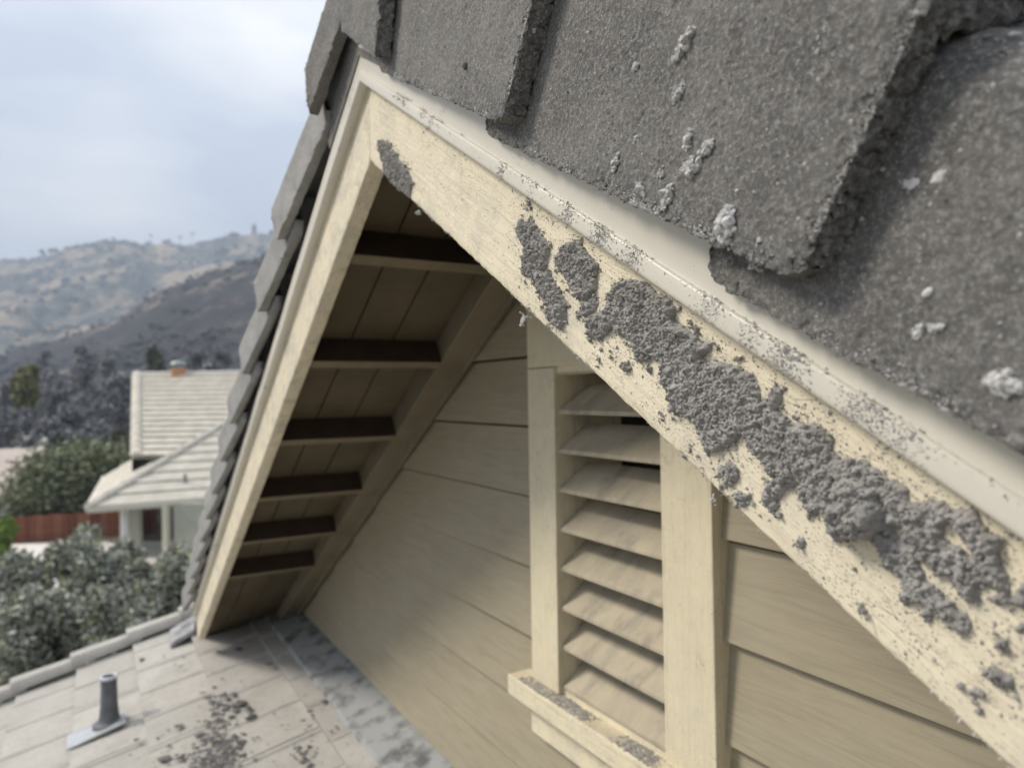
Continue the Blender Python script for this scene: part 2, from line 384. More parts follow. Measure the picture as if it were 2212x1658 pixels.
# roof deck, soffit boards, lookouts ---------------------------------------------
V1, F1 = loft([(.52, .118), (.52, .17), (4.5, .17), (4.5, .118)], [0, LEND], 1)
V2, F2 = loft([(.52, .118), (.52, .17), (4.5, .17), (4.5, .118)], [0, LEND], -1)
Vd, Fd = joinm([(V1, F1), (V2, F2)])
upper = obj('upper_roof', Vd, Fd, m_dark, house)
soff = obj('soffit', *joinm([loft([(.541, .108), (.541, .116), (1.2, .116), (1.2, .108)], [0.02, LEND], sd_) for sd_ in (1, -1)]), m_dark, house)
for side in (1, -1):
    for y0, y1 in ((.542, .672), (.677, .807), (.812, 1.06)):
        s = 0.0
        for s0, s1 in ((.03, LEND),):
            V, Fc = loft([(y0, .090), (y0, .106), (y1, .106), (y1, .090)], [s0, s1], side, mitre=True)
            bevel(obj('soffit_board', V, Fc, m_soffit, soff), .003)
    # frieze / wall rafter
    V, Fc = loft([(.955, .012), (.955, .089), (1.055, .089), (1.055, -.004), (1.035, -.004), (1.035, .012)], [0, LEND], side)
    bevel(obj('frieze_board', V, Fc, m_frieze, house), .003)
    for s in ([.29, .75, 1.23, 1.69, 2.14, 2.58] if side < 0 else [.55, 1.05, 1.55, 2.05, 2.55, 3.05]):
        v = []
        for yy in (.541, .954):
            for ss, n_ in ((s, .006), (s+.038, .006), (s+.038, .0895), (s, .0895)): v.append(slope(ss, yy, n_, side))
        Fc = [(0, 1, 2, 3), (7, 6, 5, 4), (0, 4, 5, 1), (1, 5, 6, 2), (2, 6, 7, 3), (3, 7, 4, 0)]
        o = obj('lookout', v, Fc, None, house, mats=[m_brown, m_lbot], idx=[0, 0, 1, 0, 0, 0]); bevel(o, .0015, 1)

# rake tiles ---------------------------------------------------------------------
def tile_section(Y0, n_low, n_top, thk, back, r=.022, step=.004, bstep=None, rise=.25):
    """outer and inner paths of the L shaped rake tile, (Y,n) point by point"""
    bstep = bstep or step
    n_top += .010
    out = [(Y0, n) for n in np.arange(n_low, n_top-r, step)]
    k = max(4, int(r*1.57/step)); out += [(Y0+r-r*math.cos(t), n_top-r+r*math.sin(t)) for t in np.linspace(0, math.pi/2, k)]
    yy = Y0+r
    while yy < Y0+back: yy += bstep; out.append((yy, n_top+rise*max(0, yy-Y0-r+.006)))
    out = [o for o in out]
    out = np.array(out)
    inn = out.copy(); tang = np.gradient(out, axis=0); tang /= np.linalg.norm(tang, axis=1)[:, None]
    nrm = np.stack([tang[:, 1], -tang[:, 0]], 1); inn = out+nrm*thk
    return out, inn
def rake_tile(side, s_head, s_butt, Yb, nb, ntop, thk, step, mat, mitre=False, dY=.062, dn=.058, dnt=.030, nshift=None, r=.022, rough=.0011, knock=True, back=.30, seed=0, nl=None):
    out, inn = tile_section(0, nb, ntop, thk, back, r=r, step=step, bstep=max(step, .006))
    m = len(out); capn = max(2, int(thk/step)) if step < .01 else 1
    sv = np.arange(s_head, s_butt, step) if step < .01 else np.linspace(s_head, s_butt, max(3, int((s_butt-s_head)/step)))
    sv = np.append(sv[sv < s_butt-step*.4], s_butt)
    rows = []
    for s in sv: rows.append((s, out, 0.))
    # butt cap: sweep from outer to inner path at s_butt
    for j in range(1, capn): rows.append((s_butt, out+(inn-out)*j/capn, j/capn))
    for s in sv[::-1][::max(1, int(.02/step))]: rows.append((s, inn, 1.))
    S = np.array([r[0] for r in rows])[:, None]*np.ones(m)[None]; Q = np.stack([r[1] for r in rows]); 
    Y = Yb+Q[:, :, 0]; n = Q[:, :, 1].copy()
    dist = s_butt-S; fz = np.clip((Q[:, :, 1]-nb)/(ntop-nb), 0, 1)
    Y = Y+dist*dY; n = n-dist*(dn+(dnt-dn)*fz)
    if nshift: n = n+nshift[0]-nshift[1]*S
    if nl is not None:      # lower edge that follows its own line (ridge piece)
        f = np.clip((ntop-Q[:, :, 1])/(ntop-nb), 0, 1); n = n+f*nl*dist
    if mitre: S = np.where(S < s_head+.3, S-n*T*np.clip(1-(S-s_head)/.3, 0, 1), S)
    if knock:   # rounded lower corner at the head and softened butt corner
        hd = S-s_head; k = np.clip(1-hd/.03, 0, 1)**2*.03*np.clip(1-(Q[:, :, 1]-nb)/.05, 0, 1)*(Q[:, :, 0] < thk+.01); n = n+k
        k = np.clip(1-dist/.018, 0, 1)**2*.012*np.clip(1-(Q[:, :, 1]-nb)/.04, 0, 1)*(Q[:, :, 0] < thk+.01); n = n+k
    # worn arris at the butt
    ar = np.clip(1-dist/.006, 0, 1)**2; w = np.array([r[2] for r in rows])[:, None]; Y = Y+ar*.0012*(w < .05)
    V = slope(S, Y, n, side).reshape(-1, 3)
    if rough and step < .01:
        D = dist.reshape(-1); lowm = (Q[:, :, 1].reshape(-1)-nb)
        edge = np.exp(-(D/.016)**2)+np.exp(-(lowm/.010)**2)*.7
        amp = rough*(.6+3.4*np.clip(edge, 0, 1))
        amp = amp*(1+.6*np.clip(edge, 0, 1))
        nx = np.stack([fbm(V*160, 4, 11+seed, .62), fbm(V*150+9, 4, 21+seed, .62), fbm(V*155+4, 4, 41+seed, .62)], 1)
        V = V+nx*amp[:, None]+np.stack([0*D, fbm(V*34, 3, 51+seed)*.0013, 0*D], 1)
        grit = np.clip(vnoise(V*330, 61+seed)-.45, 0, 1)*.0035; V[:, 1] -= grit
    Fc = grid_faces(len(rows), m)
    if side < 0: Fc = Fc[:, ::-1]
    Fl = [tuple(q) for q in Fc.tolist()]
    # close the lower edge
    nr = len(rows); half = len(sv)
    return V, Fl, nr, m
def add_tile(side, *a, **k):
    lab = k.pop('label', None); mat = a[7]
    V, Fc, nr, m = rake_tile(side, *a, **k)
    # lower edge strip between the outer and inner sheets: bridge via matching rows
    half = None
    o = obj('rake_tile', V, Fc, mat, upper, smooth=True)
    if lab: o['label'] = lab
    return o
# (the sweep outer -> butt cap -> inner leaves the lower rim open; close it with a strip)
def close_low(o, nr, m, n_out, capn, inner_count):
    pass
def tile_full(side, s0, s1, Yb, nb, ntop, thk, step, mat, label=None, **k):
    V, Fc, nr, m = rake_tile(side, s0, s1, Yb, nb, ntop, thk, step, mat, **k)
    stepi = max(1, int(.02/step)); sv_n = None
    # indices of rows: outer rows 0..a-1, caps, inner rows reversed (every stepi-th)
    sv = np.arange(s0, s1, step) if step < .01 else np.linspace(s0, s1, max(3, int((s1-s0)/step)))
    a = len(np.append(sv[sv < s1-step*.4], s1)); inner = list(range(a))[::-1][::stepi]
    base_i = nr-len(inner)
    strip = []
    for j in range(len(inner)-1):
        hi, lo = inner[j], inner[j+1]
        outer_idx = [r*m for r in range(lo, hi+1)]
        q = [base_i*m+j*m, (base_i+j+1)*m]+outer_idx
        strip.append(tuple(q) if side > 0 else tuple(q[::-1]))
    capn = base_i-a
    q = [r*m for r in range(a-1, base_i+1)]
    o = obj('rake_tile', V, Fc+strip, mat, upper, smooth=True)
    if label: o['label'] = label
    if step < .01: o.modifiers.new('e', 'EDGE_SPLIT').split_angle = .95
    return o
YB = .430
tile_full(1, 0.0, .185, YB, .214, .385, .030, .004, m_tile, mitre=True, knock=False, nl=.10, seed=1)
tile_full(1, .05, .662, YB, .218, .404, .030, .0026, m_tile, seed=2)
tile_full(1, .535, 1.148, YB, .220, .408, .030, .0017, m_tile, rough=.0012, seed=3, label='dark rake tile dotted with pale ash clumps')
tile_full(1, 1.02, 1.632, YB, .211, .412, .030, .0017, m_tile, rough=.0012, seed=4, r=.062)
s = 1.632
while s < LEN:
    tile_full(1, s-.127, min(s+.485, LEN+.1), YB, .211, .408, .030, .03, m_tile, rough=0); s += .485
lb = [.171, .527, .84, 1.18, 1.506, 1.80, 2.09, 2.35, 2.61, 2.86, 3.10, 3.34, LEN]
for i, b in enumerate(lb):
    s0 = 0 if i == 0 else lb[i-1]-.085
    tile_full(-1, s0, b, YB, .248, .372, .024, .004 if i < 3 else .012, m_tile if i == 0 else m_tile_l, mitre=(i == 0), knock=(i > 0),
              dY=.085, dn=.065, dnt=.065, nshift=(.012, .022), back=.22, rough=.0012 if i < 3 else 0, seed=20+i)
ap_pts = [slope(.14, 0, .19, 1), slope(.14, 0, .35, 1), AP+[0, 0, .36/ct], slope(.14, 0, .35, -1), slope(.14, 0, .19, -1), AP+[0, 0, .185/ct]]
obj('ridge_filler', [q+[0, yy, 0] for yy in (.478, .60) for q in ap_pts], [tuple(range(6)), tuple(range(6, 12))[::-1]]+[(j, j+6, (j+1) % 6+6, (j+1) % 6) for j in range(6)], m_tile, upper)
# field tiles of the upper roof, one joined layer behind the rake tiles
pr = []
for side in (1, -1):
    s = .05
    while s < LEN:
        for j in range(12):
            y0 = .62+j*.33; v = []
            for ss, up in ((s-.06, .40), (s+.40, .44)):
                for yy in (y0+.003, y0+.327):
                    for t in (0, .028): v.append(slope(ss, yy, up+t, side))
            v = np.array(v); f = [(0, 1, 3, 2), (4, 6, 7, 5), (0, 4, 5, 1), (2, 3, 7, 6), (1, 5, 7, 3), (0, 2, 6, 4)]
            pr.append((v, f))
        s += .36
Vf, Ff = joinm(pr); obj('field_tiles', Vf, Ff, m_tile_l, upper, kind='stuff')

# gable vent -----------------------------------------------------------------------
TY = 1.035
vent = obj('gable_vent', box8(-1.60, -1.10, 1.26, 1.28, CZ-.83, CZ+.11), BOXF, m_dark, house)
def vb(name, x0, x1, y0, y1, z0, z1, mt, bw=.003, **k):
    return bevel(obj(name, box8(x0, x1, y0, y1, CZ+z0, CZ+z1), BOXF, mt, vent, **k), bw)
vb('trim_board', -1.680, -1.549, TY, WY+.03, -.788, .066, m_trim)
vb('trim_board', -1.147, -1.002, TY, WY+.03, -.788, .066, m_trim)
vb('head_board', -1.680, -1.002, TY, WY+.03, .068, .235, m_trim)
vb('jamb', -1.566, -1.551, TY+.012, 1.26, -.80, .10, m_trim, .001)
vb('jamb', -1.145, -1.130, TY+.012, 1.26, -.80, .10, m_trim, .001)
vb('top_jamb', -1.551, -1.145, TY+.012, 1.16, .052, .072, m_trim, .001)
bottomj = vb('bottom_jamb', -1.551, -1.145, TY+.016, 1.16, -.82, -.778, m_trim, .001)
sill = vb('sill', -1.747, -.93, .995, WY+.03, -.846, -.790, m_sill, .004)
vb('apron', -1.690, -.99, TY+.002, WY+.03, -.938, -.848, m_sill)
for k in range(-1, 8):
    z = -.047-.1025*k; t = .011
    y0, y1, rise = TY+.014, TY+.108, .066
    v = [(-1.550, y0, z-t), (-1.146, y0, z-t), (-1.146, y1, z+rise-t), (-1.550, y1, z+rise-t), (-1.550, y0, z), (-1.146, y0, z), (-1.146, y1, z+rise), (-1.550, y1, z+rise)]
    bevel(obj('louver_slat', np.array(v)+[0, 0, CZ], BOXF, m_slat, vent), .002)

# lower roof -----------------------------------------------------------------------
TF = .30; LZ = CZ-1.345        # height of the tile surface where it meets the wall
def lr(x, y, up=0): return np.array([x, y, LZ+TF*(y-WY)+up])
X0, X1, Y0, Y1 = -5.36, .9, -1.9, WY+.06
lower = obj('lower_roof', [lr(x, y, u) for u in (-.12, -.045) for x, y in ((X0, Y0), (X1, Y0), (X1, Y1), (X0, Y1))], BOXF, m_dark, house)
EXP, TW = .31, .36
y = .51; rows = []
while y > Y0-.1: y -= EXP
ys = []
y += EXP
while y < .95: ys.append(y); y += EXP
def ltile_mesh(w, l):
    # slab with a raised left roll and a shallow water course; butt end at y=0 is lifted
    prof = [(0, -.002), (.008, .008), (.030, .008), (.040, 0), (w*.5, .001), (w-.012, 0), (w-.007, -.012), (w-.001, -.012)]
    v = []
    for yy, lift in ((0, .018), (l, -.018)):
        for px, pz in prof: v.append((px, yy, pz+lift))
        for px, pz in prof[::-1]: v.append((px, yy, lift-.024))
    n = len(prof)*2; f = [tuple(q) for q in grid_faces(2, n, True).tolist()]+[tuple(range(n))[::-1], tuple(range(n, 2*n))]
    f = [q[::-1] for q in f]
    return mesh('roof_tile', v, f, m_lower)
lt = {}
ang = math.atan(TF)
ntile = 0
for r, yy in enumerate(ys):
    length = min(EXP+.07, (Y1-yy)/math.cos(ang)); key = round(length, 2)
    if key not in lt: lt[key] = ltile_mesh(TW-.003, length)
    xx = X0+.11-(TW/2 if r % 2 else 0)
    while xx < X1:
        if xx > X0-.02 or r % 2:
            o = link('roof_tile', lt[key], lower); p = lr(max(xx, X0) if 0 else xx, yy)-np.array(base(lower))
            o.location = Vector(p+[0, 0, random.uniform(-.002, .002)]); o.rotation_euler = (ang, 0, random.uniform(-.004, .004)); ntile += 1
        xx += TW
# rake tiles running down the outer edge of the lower roof
def half_barrel(w, h, l, mt):
    v = []; k = 9
    for yy, sc in ((0, 1.), (.012, 1.03), (l, .86)):
        for i in range(k):
            t = math.pi*i/(k-1); v.append((-w/2*math.cos(t)*sc, yy, h*min(1, 1.25*math.sin(t))*sc+(.012 if yy < .1 else -.012)))
        for i in range(k):
            t = math.pi*(k-1-i)/(k-1); v.append((-(w/2-.016)*math.cos(t)*sc, yy, (h-.016)*min(1, 1.25*math.sin(t))*sc+(.012 if yy < .1 else -.012)))
    n = 2*k; f = [tuple(q) for q in grid_faces(3, n, True).tolist()]+[tuple(range(n))[::-1]]
    f = [q[::-1] for q in f]
    me = mesh('lower_rake_tile', v, f, mt, smooth=False); return me
hb = half_barrel(.15, .06, EXP+.08, m_lower)
for yy in ys:
    o = link('lower_rake_tile', hb, lower); o.location = Vector(lr(X0+.06, yy-.02, .03)-np.array(base(lower))); o.rotation_euler = (ang, 0, 0)
# wall flashing: metal pan along the foot of the wall, upturned behind the siding
fv = []; fx = np.linspace(-5.0, X1, 60)
for x in fx:
    wob = .004*math.sin(x*9)
    for yy, up in ((.900+wob, .014), (.906+wob, .028), (.99, .029), (1.056, .034), (1.086, .036), (1.090, .12), (1.094, .12), (1.094, .0), (.900, .0)): fv.append(lr(x, yy, up))
ff = [tuple(q)[::-1] for q in grid_faces(60, 9, True).tolist()]
obj('wall_flashing', fv, ff, m_flash, lower)
# little lead saddle at the foot of the left barge board
g = on_plane(393, 1372, lr(0, 0), np.array([0, -TF, 1.])); 
v = [lr(g[0]+a, g[1]+b, c) for a, b, c in ((-.12, -.06, .035), (.16, -.08, .035), (.18, .10, .075), (-.10, .12, .075))]
v += [q+np.array([0, 0, -.03]) for q in v]
bevel(obj('saddle_flashing', v, [(0, 1, 2, 3), (7, 6, 5, 4), (0, 4, 5, 1), (1, 5, 6, 2), (2, 6, 7, 3), (3, 7, 4, 0)], m_flash, lower), .004)
# plumbing vent pipe
pb = on_plane(236, 1562, lr(0, 0, .02), np.array([0, -TF, 1.]))
pv, pf = lathe([(.066, -.04), (.060, .0), (.050, .014), (.044, .05), (.039, .10), (.036, .235), (.029, .235), (.029, .16)], 28)
pipe = obj('vent_pipe', pv+pb, pf, m_pipe, house, smooth=True, at=pb); pipe['label'] = 'dark grey plumbing vent pipe on the pale lower roof'
pipe.modifiers.new('e', 'EDGE_SPLIT').split_angle = .7
cv, cf = lathe([(.0385, .226), (.0395, .232), (.0385, .2405), (.031, .2415), (.030, .226)], 28)
obj('pipe_rim', cv+pb, cf, m_pipecap, pipe, smooth=True)
cv, cf = lathe([(.072, -.03), (.075, .004), (.062, .014), (.052, .018)], 28)
obj('collar', cv+pb, cf, m_pipe, pipe, smooth=True)
bx, by = pb[0], pb[1]
v = [lr(bx+a, by+b, c) for a, b, c in ((-.08, -.18, .034), (.10, -.18, .034), (.10, .07, .03), (-.07, .07, .03))]
v += [q+np.array([0, 0, -.008]) for q in v]
obj('base_plate', v, [(0, 1, 2, 3), (7, 6, 5, 4), (0, 4, 5, 1), (1, 5, 6, 2), (2, 6, 7, 3), (3, 7, 4, 0)], m_plate, pipe)
# house body below, so that the roofs stand on something
body = obj('house_body', box8(-5.0, 2.6, -1.3, 5.0, 0, LZ-1.05), BOXF, m_siding, house)

# ------------------------------------------------------------------ ash on the right barge board
def C3(l, ox=972, oy=405, k=.4397): return [(ox+k*x, oy+k*y) for x, y in l]
def C6(l): return C3(l, 1563, 858, .3418)
blobs = [
 C3([(350,160),(330,240),(370,300),(355,440),(420,450),(470,560),(490,650),(545,700),(580,640),(570,540),(520,450),(480,400),(500,300),(450,220),(410,165)]),
 C3([(550,290),(600,260),(640,245),(690,330),(740,370),(720,500),(680,560),(630,540),(570,450),(520,380)]),
 C3([(640,600),(660,560),(700,540),(740,560),(720,610),(660,640)]),
 C3([(850,450),(960,470),(1060,540),(1120,600),(1120,660),(1180,700),(1300,770),(1260,850),(1350,870),(1480,890),(1540,1040),(1600,960),(1650,990),(1620,1100),(1700,1180)])
 + C6([(480,170),(600,150),(690,250),(700,330),(800,380),(900,400),(1000,470),(1050,520),(1150,560),(1190,640),(1330,640),(1450,690),(1600,700),(1680,840),(1780,880),(1750,980),(1790,1130),(1820,1250),(1900,1150),(1980,1250),(1990,1420),(1900,1350),(1740,1300),(1640,1260),(1540,1290),(1480,1200),(1430,1130),(1330,1110),(1240,1020),(1270,1160),(1330,1180),(1440,1270),(1500,1340),(1590,1430),(1570,1510),(1480,1500),(1370,1370),(1280,1400),(1250,1300),(1110,1290),(1110,1130),(1020,1100),(1000,960),(900,900),(800,930),(700,940),(650,740),(540,760),(500,700),(470,560),(400,580),(370,640),(330,740),(260,700),(240,600),(340,500),(290,470),(240,380),(150,320)])
 + C3([(1500,1290),(1430,1230),(1340,1300),(1270,1320),(1250,1250),(1200,1150),(1100,1110),(1080,1020),(1040,980),(1030,840),(930,860),(880,740),(800,700),(740,750),(690,740),(680,640),(760,600),(800,480)]),
 C3([(1330,1350),(1310,1420),(1380,1480),(1430,1420),(1420,1380),(1370,1340)]), C3([(1400,1500),(1420,1560),(1480,1530),(1460,1500)]),
 C3([(860,850),(850,890),(875,910),(893,880),(880,848)]), C3([(785,820),(780,850),(810,845),(825,815)]), C3([(725,830),(730,875),(748,850)]), C3([(975,880),(985,905),(995,880)]),
 C3([(380,65),(375,90),(390,108),(402,80)]), C3([(1180,1270),(1175,1300),(1195,1305)]), C3([(1180,1380),(1185,1415),(1220,1395)]), C3([(1035,1090),(1030,1140),(1048,1145)]), C3([(1290,1480),(1285,1520),(1310,1540),(1312,1490)]),
 C6([(1700,1500),(1690,1560),(1780,1600),(1810,1540),(1760,1500)]), C6([(1820,1430),(1800,1470),(1900,1530),(1960,1480),(1900,1400)]),
 C6([(480,890),(470,930),(500,960),(530,920),(510,880)]), C6([(820,1070),(825,1110),(850,1105),(845,1070)]), C6([(870,1020),(880,1060),(915,1040),(900,1010)]), C6([(75,620),(100,680),(160,640),(180,600)]),
 C6([(2050,1550),(2000,1640),(2120,1720),(2200,1640),(2150,1560)]), C6([(1250,1560),(1270,1600),(1310,1590),(1290,1550)]), C6([(880,1320),(870,1350),(905,1350)]),
 C6([(540,1230),(560,1270),(620,1280),(610,1240)]), C6([(1650,1700),(1640,1760),(1700,1770),(1720,1710)]),
 [(817,303),(838,302),(862,342),(880,362),(894,396),(886,428),(862,412),(842,388),(827,347)], [(764,318),(772,330),(778,360),(768,372),(760,345)],
 [(1126,672),(1118,690),(1135,700),(1148,690)], [(2128,1437),(2150,1432),(2192,1470),(2185,1490),(2150,1470)], [(2105,1492),(2118,1500),(2130,1496),(2118,1484)]]
holes = [C6([(1390,820),(1400,880),(1450,900),(1500,960),(1560,980),(1540,920),(1490,860),(1450,800)]), C6([(1620,1210),(1630,1270),(1700,1290),(1760,1250),(1740,1200),(1680,1185)]), C6([(1100,850),(1120,900),(1150,880),(1140,850)])]
def to_board(poly): return np.array([to_sn(on_y(px, py, .5)) for px, py in poly])
blobs = [to_board(b) for b in blobs]; holes = [to_board(b) for b in holes]
def sdf(pts, poly):
    a = poly; b = np.roll(poly, -1, 0); d = np.full(len(pts), 1e9); ins = np.zeros(len(pts), bool)
    for p0, p1 in zip(a, b):
        e = p1-p0; w = pts-p0; t = np.clip((w@e)/(e@e+1e-12), 0, 1); d = np.minimum(d, ((w-t[:, None]*e)**2).sum(1))
        c = ((p0[1] > pts[:, 1]) != (p1[1] > pts[:, 1])) & (pts[:, 0] < (p1[0]-p0[0])*(pts[:, 1]-p0[1])/(p1[1]-p0[1]+1e-12)+p0[0]); ins ^= c
    return np.where(ins, np.sqrt(d), -np.sqrt(d))
gs = np.arange(-.12, 1.52, .00095); gn = np.arange(.001, .138, .00095)
GS, GN = np.meshgrid(gs, gn, indexing='ij'); G = np.stack([GS.ravel(), GN.ravel()], 1)
dd = np.full(len(G), -1.)
for b in blobs:
    bb0, bb1 = b.min(0)-.02, b.max(0)+.02; mk = ((G > bb0) & (G < bb1)).all(1)
    if mk.any(): dd[mk] = np.maximum(dd[mk], sdf(G[mk], b))
for b in holes:
    bb0, bb1 = b.min(0)-.02, b.max(0)+.02; mk = ((G > bb0) & (G < bb1)).all(1)
    if mk.any(): dd[mk] = np.minimum(dd[mk], -sdf(G[mk], b))
p3 = np.stack([G[:, 0], G[:, 1], 0*G[:, 0]], 1)
edge = fbm(p3*190, 4, 77, .6)*.0042+fbm(p3*60, 2, 78)*.003
d2 = dd+edge-.0008
near = dd > -.03
frag = (fbm(p3*190, 3, 80, .65) > .40) & (dd > -.016*(.4+fbm(p3*18, 2, 86))) & (dd < 0)          # loose crumbs just outside the crust
d2 = np.where(frag, np.maximum(d2, .0012), d2)
lump = fbm(p3*75, 3, 81, .55); cell = np.abs(fbm(p3*135, 3, 82, .6)); fine = fbm(p3*330, 3, 83, .65)
h = np.clip(d2/.006, 0, 1)**.6*(.0042+.0034*lump)+np.clip(d2/.003, 0, 1)*(.0070*cell+.0028*fine+.0030*np.abs(fbm(p3*230, 2, 84)))
# the big rounded lump on the crust
for (cx_, cy_, rr, hh) in ((1862, 1110, .0215, .024), (1898, 1122, .010, .015), (1845, 1072, .013, .006)):
    c = np.array(to_sn(on_y(cx_, cy_, .5))); rd = np.sqrt(((G-c)**2).sum(1))/rr*(1+.38*fbm(p3*80, 3, 90)); h = h+hh*np.sqrt(np.clip(1-rd**2, 0, 1))*(.85+.35*fbm(p3*120, 3, 91))
keep = (d2 > 0)
idx = -np.ones(len(G), int)
Fg = grid_faces(len(gs), len(gn)); fk = keep[Fg].sum(1) >= 2; Fg = Fg[fk]
used = np.unique(Fg); idx[used] = np.arange(len(used)); h = np.where(keep, np.maximum(h, .0004), -.0006)
wob = np.stack([fbm(p3[used]*260, 2, 95), fbm(p3[used]*260, 2, 96)], 1)*.0011
Vc = slope(G[used, 0]+wob[:, 0], .4995-h[used], G[used, 1]+wob[:, 1], 1)
crust = obj('ash_crust', Vc, idx[Fg], m_ash, smooth=True, kind='stuff', label='thick crumbly grey ash crust on the right barge board')

cand = np.where(keep & (h > .001))[0]; cs = rng.choice(cand, 7000); crumb_pts = slope(G[cs, 0], .4992-h[cs], G[cs, 1]); crumb_pts = crumb_pts+rng.normal(0, .0004, crumb_pts.shape)
# loose crumbs and grit (uncountable) on board, drip edge, lip of the board
def grit(name, pts, rad, mat, label, V0=ICO1, seed=0, squash=None):
    v0, f0 = V0; k = len(v0); r_ = np.random.default_rng(seed); N = len(pts)
    V = v0[None]*np.asarray(rad)[:, None, None]*(1+r_.uniform(-.35, .35, (N, k, 1)))
    if squash is not None: V = V*np.asarray(squash)[:, None, :]
    V = (V+np.asarray(pts)[:, None, :]).reshape(-1, 3); Fc = (np.array(f0)[None]+np.arange(N)[:, None, None]*k).reshape(-1, 3)
    return obj(name, V, Fc, mat, kind='stuff', label=label)
N = 34000
bs = rng.uniform(-.1, 1.5, N); bn = rng.uniform(.002, .136, N)
w = fbm(np.stack([bs*14, bn*14, 0*bs], 1), 3, 101)
dz_ = np.full(N, -1.)
for b in blobs: dz_ = np.maximum(dz_, sdf(np.stack([bs, bn], 1), b))
keepm = rng.uniform(0, 1, N) < np.clip(.10+w*.8+np.exp(np.minimum(dz_, 0)/.007)*1.0, .02, 1)*np.clip(.35+bs*.6, .3, 1); bs, bn = bs[keepm], bn[keepm]
rad = rng.lognormal(math.log(.00042), .55, len(bs)).clip(.0002, .0022)
pts = slope(bs, .4998, bn); grit('ash_crumbs', pts, rad, m_ash, 'fine dark ash crumbs scattered over the right barge board', OCT, seed=1,
     squash=np.stack([rng.uniform(.7, 1.6, len(bs)), rng.uniform(.5, .9, len(bs)), rng.uniform(.7, 1.6, len(bs))], 1))
grit('crust_crumbs', crumb_pts, rng.lognormal(math.log(.0009), .45, len(crumb_pts)).clip(.0004, .003), m_ash, 'loose crumbs lying on the thick ash crust', seed=8)
# fluffy dust clinging to the lower arris
N = 2600; bs = rng.uniform(-.02, 1.5, N); w = fbm(np.stack([bs*13, 0*bs, 0*bs], 1), 3, 102); k_ = rng.uniform(0, 1, N) < np.clip(w*2.2+.12, .03, 1)
bs = bs[k_]; pts = slope(bs, .5+rng.uniform(-.0006, .012, len(bs)), rng.uniform(-.0012, .0012, len(bs)))
rad = rng.lognormal(math.log(.0006), .45, len(bs)).clip(.0003, .002)
grit('arris_dust', pts, rad, m_clumpd, 'fluffy grey dust along the lower arris of the right barge board', seed=2)
# ash lying in the groove of the drip edge
N = 9000; bs = rng.uniform(.1, 1.5, N); w = fbm(np.stack([bs*17, 0*bs, 0*bs], 1), 2, 103); k_ = rng.uniform(0, 1, N) < np.clip(w*2.6-1., .0, 1)+.01
bs = bs[k_]; u = rng.uniform(0, 1, len(bs)); pts = slope(bs, .4783-.0004+.004*np.abs(u-.5), .1425+.022*u)
rad = rng.lognormal(math.log(.00055), .45, len(bs)).clip(.0003, .0022)
grit('groove_ash', pts, rad, m_clumpd, 'soft grey ash lying in the groove of the cream drip edge', seed=3)

gp_ = []
for px, py, n_, sg in ((1150, 405, 60, .006), (1225, 462, 260, .008), (1300, 503, 380, .010), (1370, 540, 420, .010), (1536, 656, 420, .009), (1625, 705, 200, .010), (1712, 752, 520, .012), (1872, 862, 380, .011), (1960, 925, 160, .010), (1085, 352, 120, .006), (930, 262, 160, .006)):
    c_ = to_sn(on_y(px, py, .478))[0]; gp_.append(np.stack([rng.normal(c_, sg, n_), rng.uniform(.1402, .1615, n_)], 1))
gp_.append(np.stack([rng.uniform(.6, 1.5, 300), .1575+.003*rng.uniform(-1, 1, 300)], 1)); gp_ = np.vstack(gp_)
grit('strip_ash', slope(gp_[:, 0], .4782+np.where(gp_[:, 1] > .1585, (gp_[:, 1]-.1585)*1.3, 0), gp_[:, 1]), rng.lognormal(math.log(.00052), .5, len(gp_)).clip(.0002, .0022), m_clumpd, 'small grey ash patches on the flat strip of the cream drip edge', OCT, seed=12)

# ash clumps on the dark tiles -----------------------------------------------------
def face_y(s):      # outer face of the rake tiles at slope position s
    b = .662 if s < .662 else (1.148 if s < 1.148 else 1.632)
    return YB+(b-s)*.062
def on_tile(px, py):
    Y = .45
    for _ in range(6): p = on_y(px, py, Y); Y = face_y(to_sn(p)[0])
    return on_y(px, py, Y)
def clump_mesh(size, elong, ang_, seed, mat, dens=1., smooth_=False):
    r_ = np.random.default_rng(seed); n = max(14, int(60*dens)); pa = []
    for i in range(n):
        t = r_.uniform(-1, 1); u = r_.normal(0, .33); q = np.array([t*elong*.5, -abs(r_.normal(0, .12))*(1-abs(t)*.6), u*.42*(1-.5*abs(t))])*size
        rr = size*r_.uniform(.06, .20)*(1-.4*abs(t)); v0, f0 = ICO2
        v = v0*rr; v = v*(1+.55*fbm(v0*2.2+i*7.7+seed, 3, seed)[:, None]); v = v+q
        pa.append((v, f0))
    V, Fc = joinm(pa); c, s_ = math.cos(ang_), math.sin(ang_)
    V = np.stack([V[:, 0]*c-V[:, 2]*s_, V[:, 1], V[:, 0]*s_+V[:, 2]*c], 1)
    V = V+np.stack([fbm(V*500, 2, seed+1), fbm(V*500+5, 2, seed+2), fbm(V*500+9, 2, seed+3)], 1)*.0014
    return V, Fc
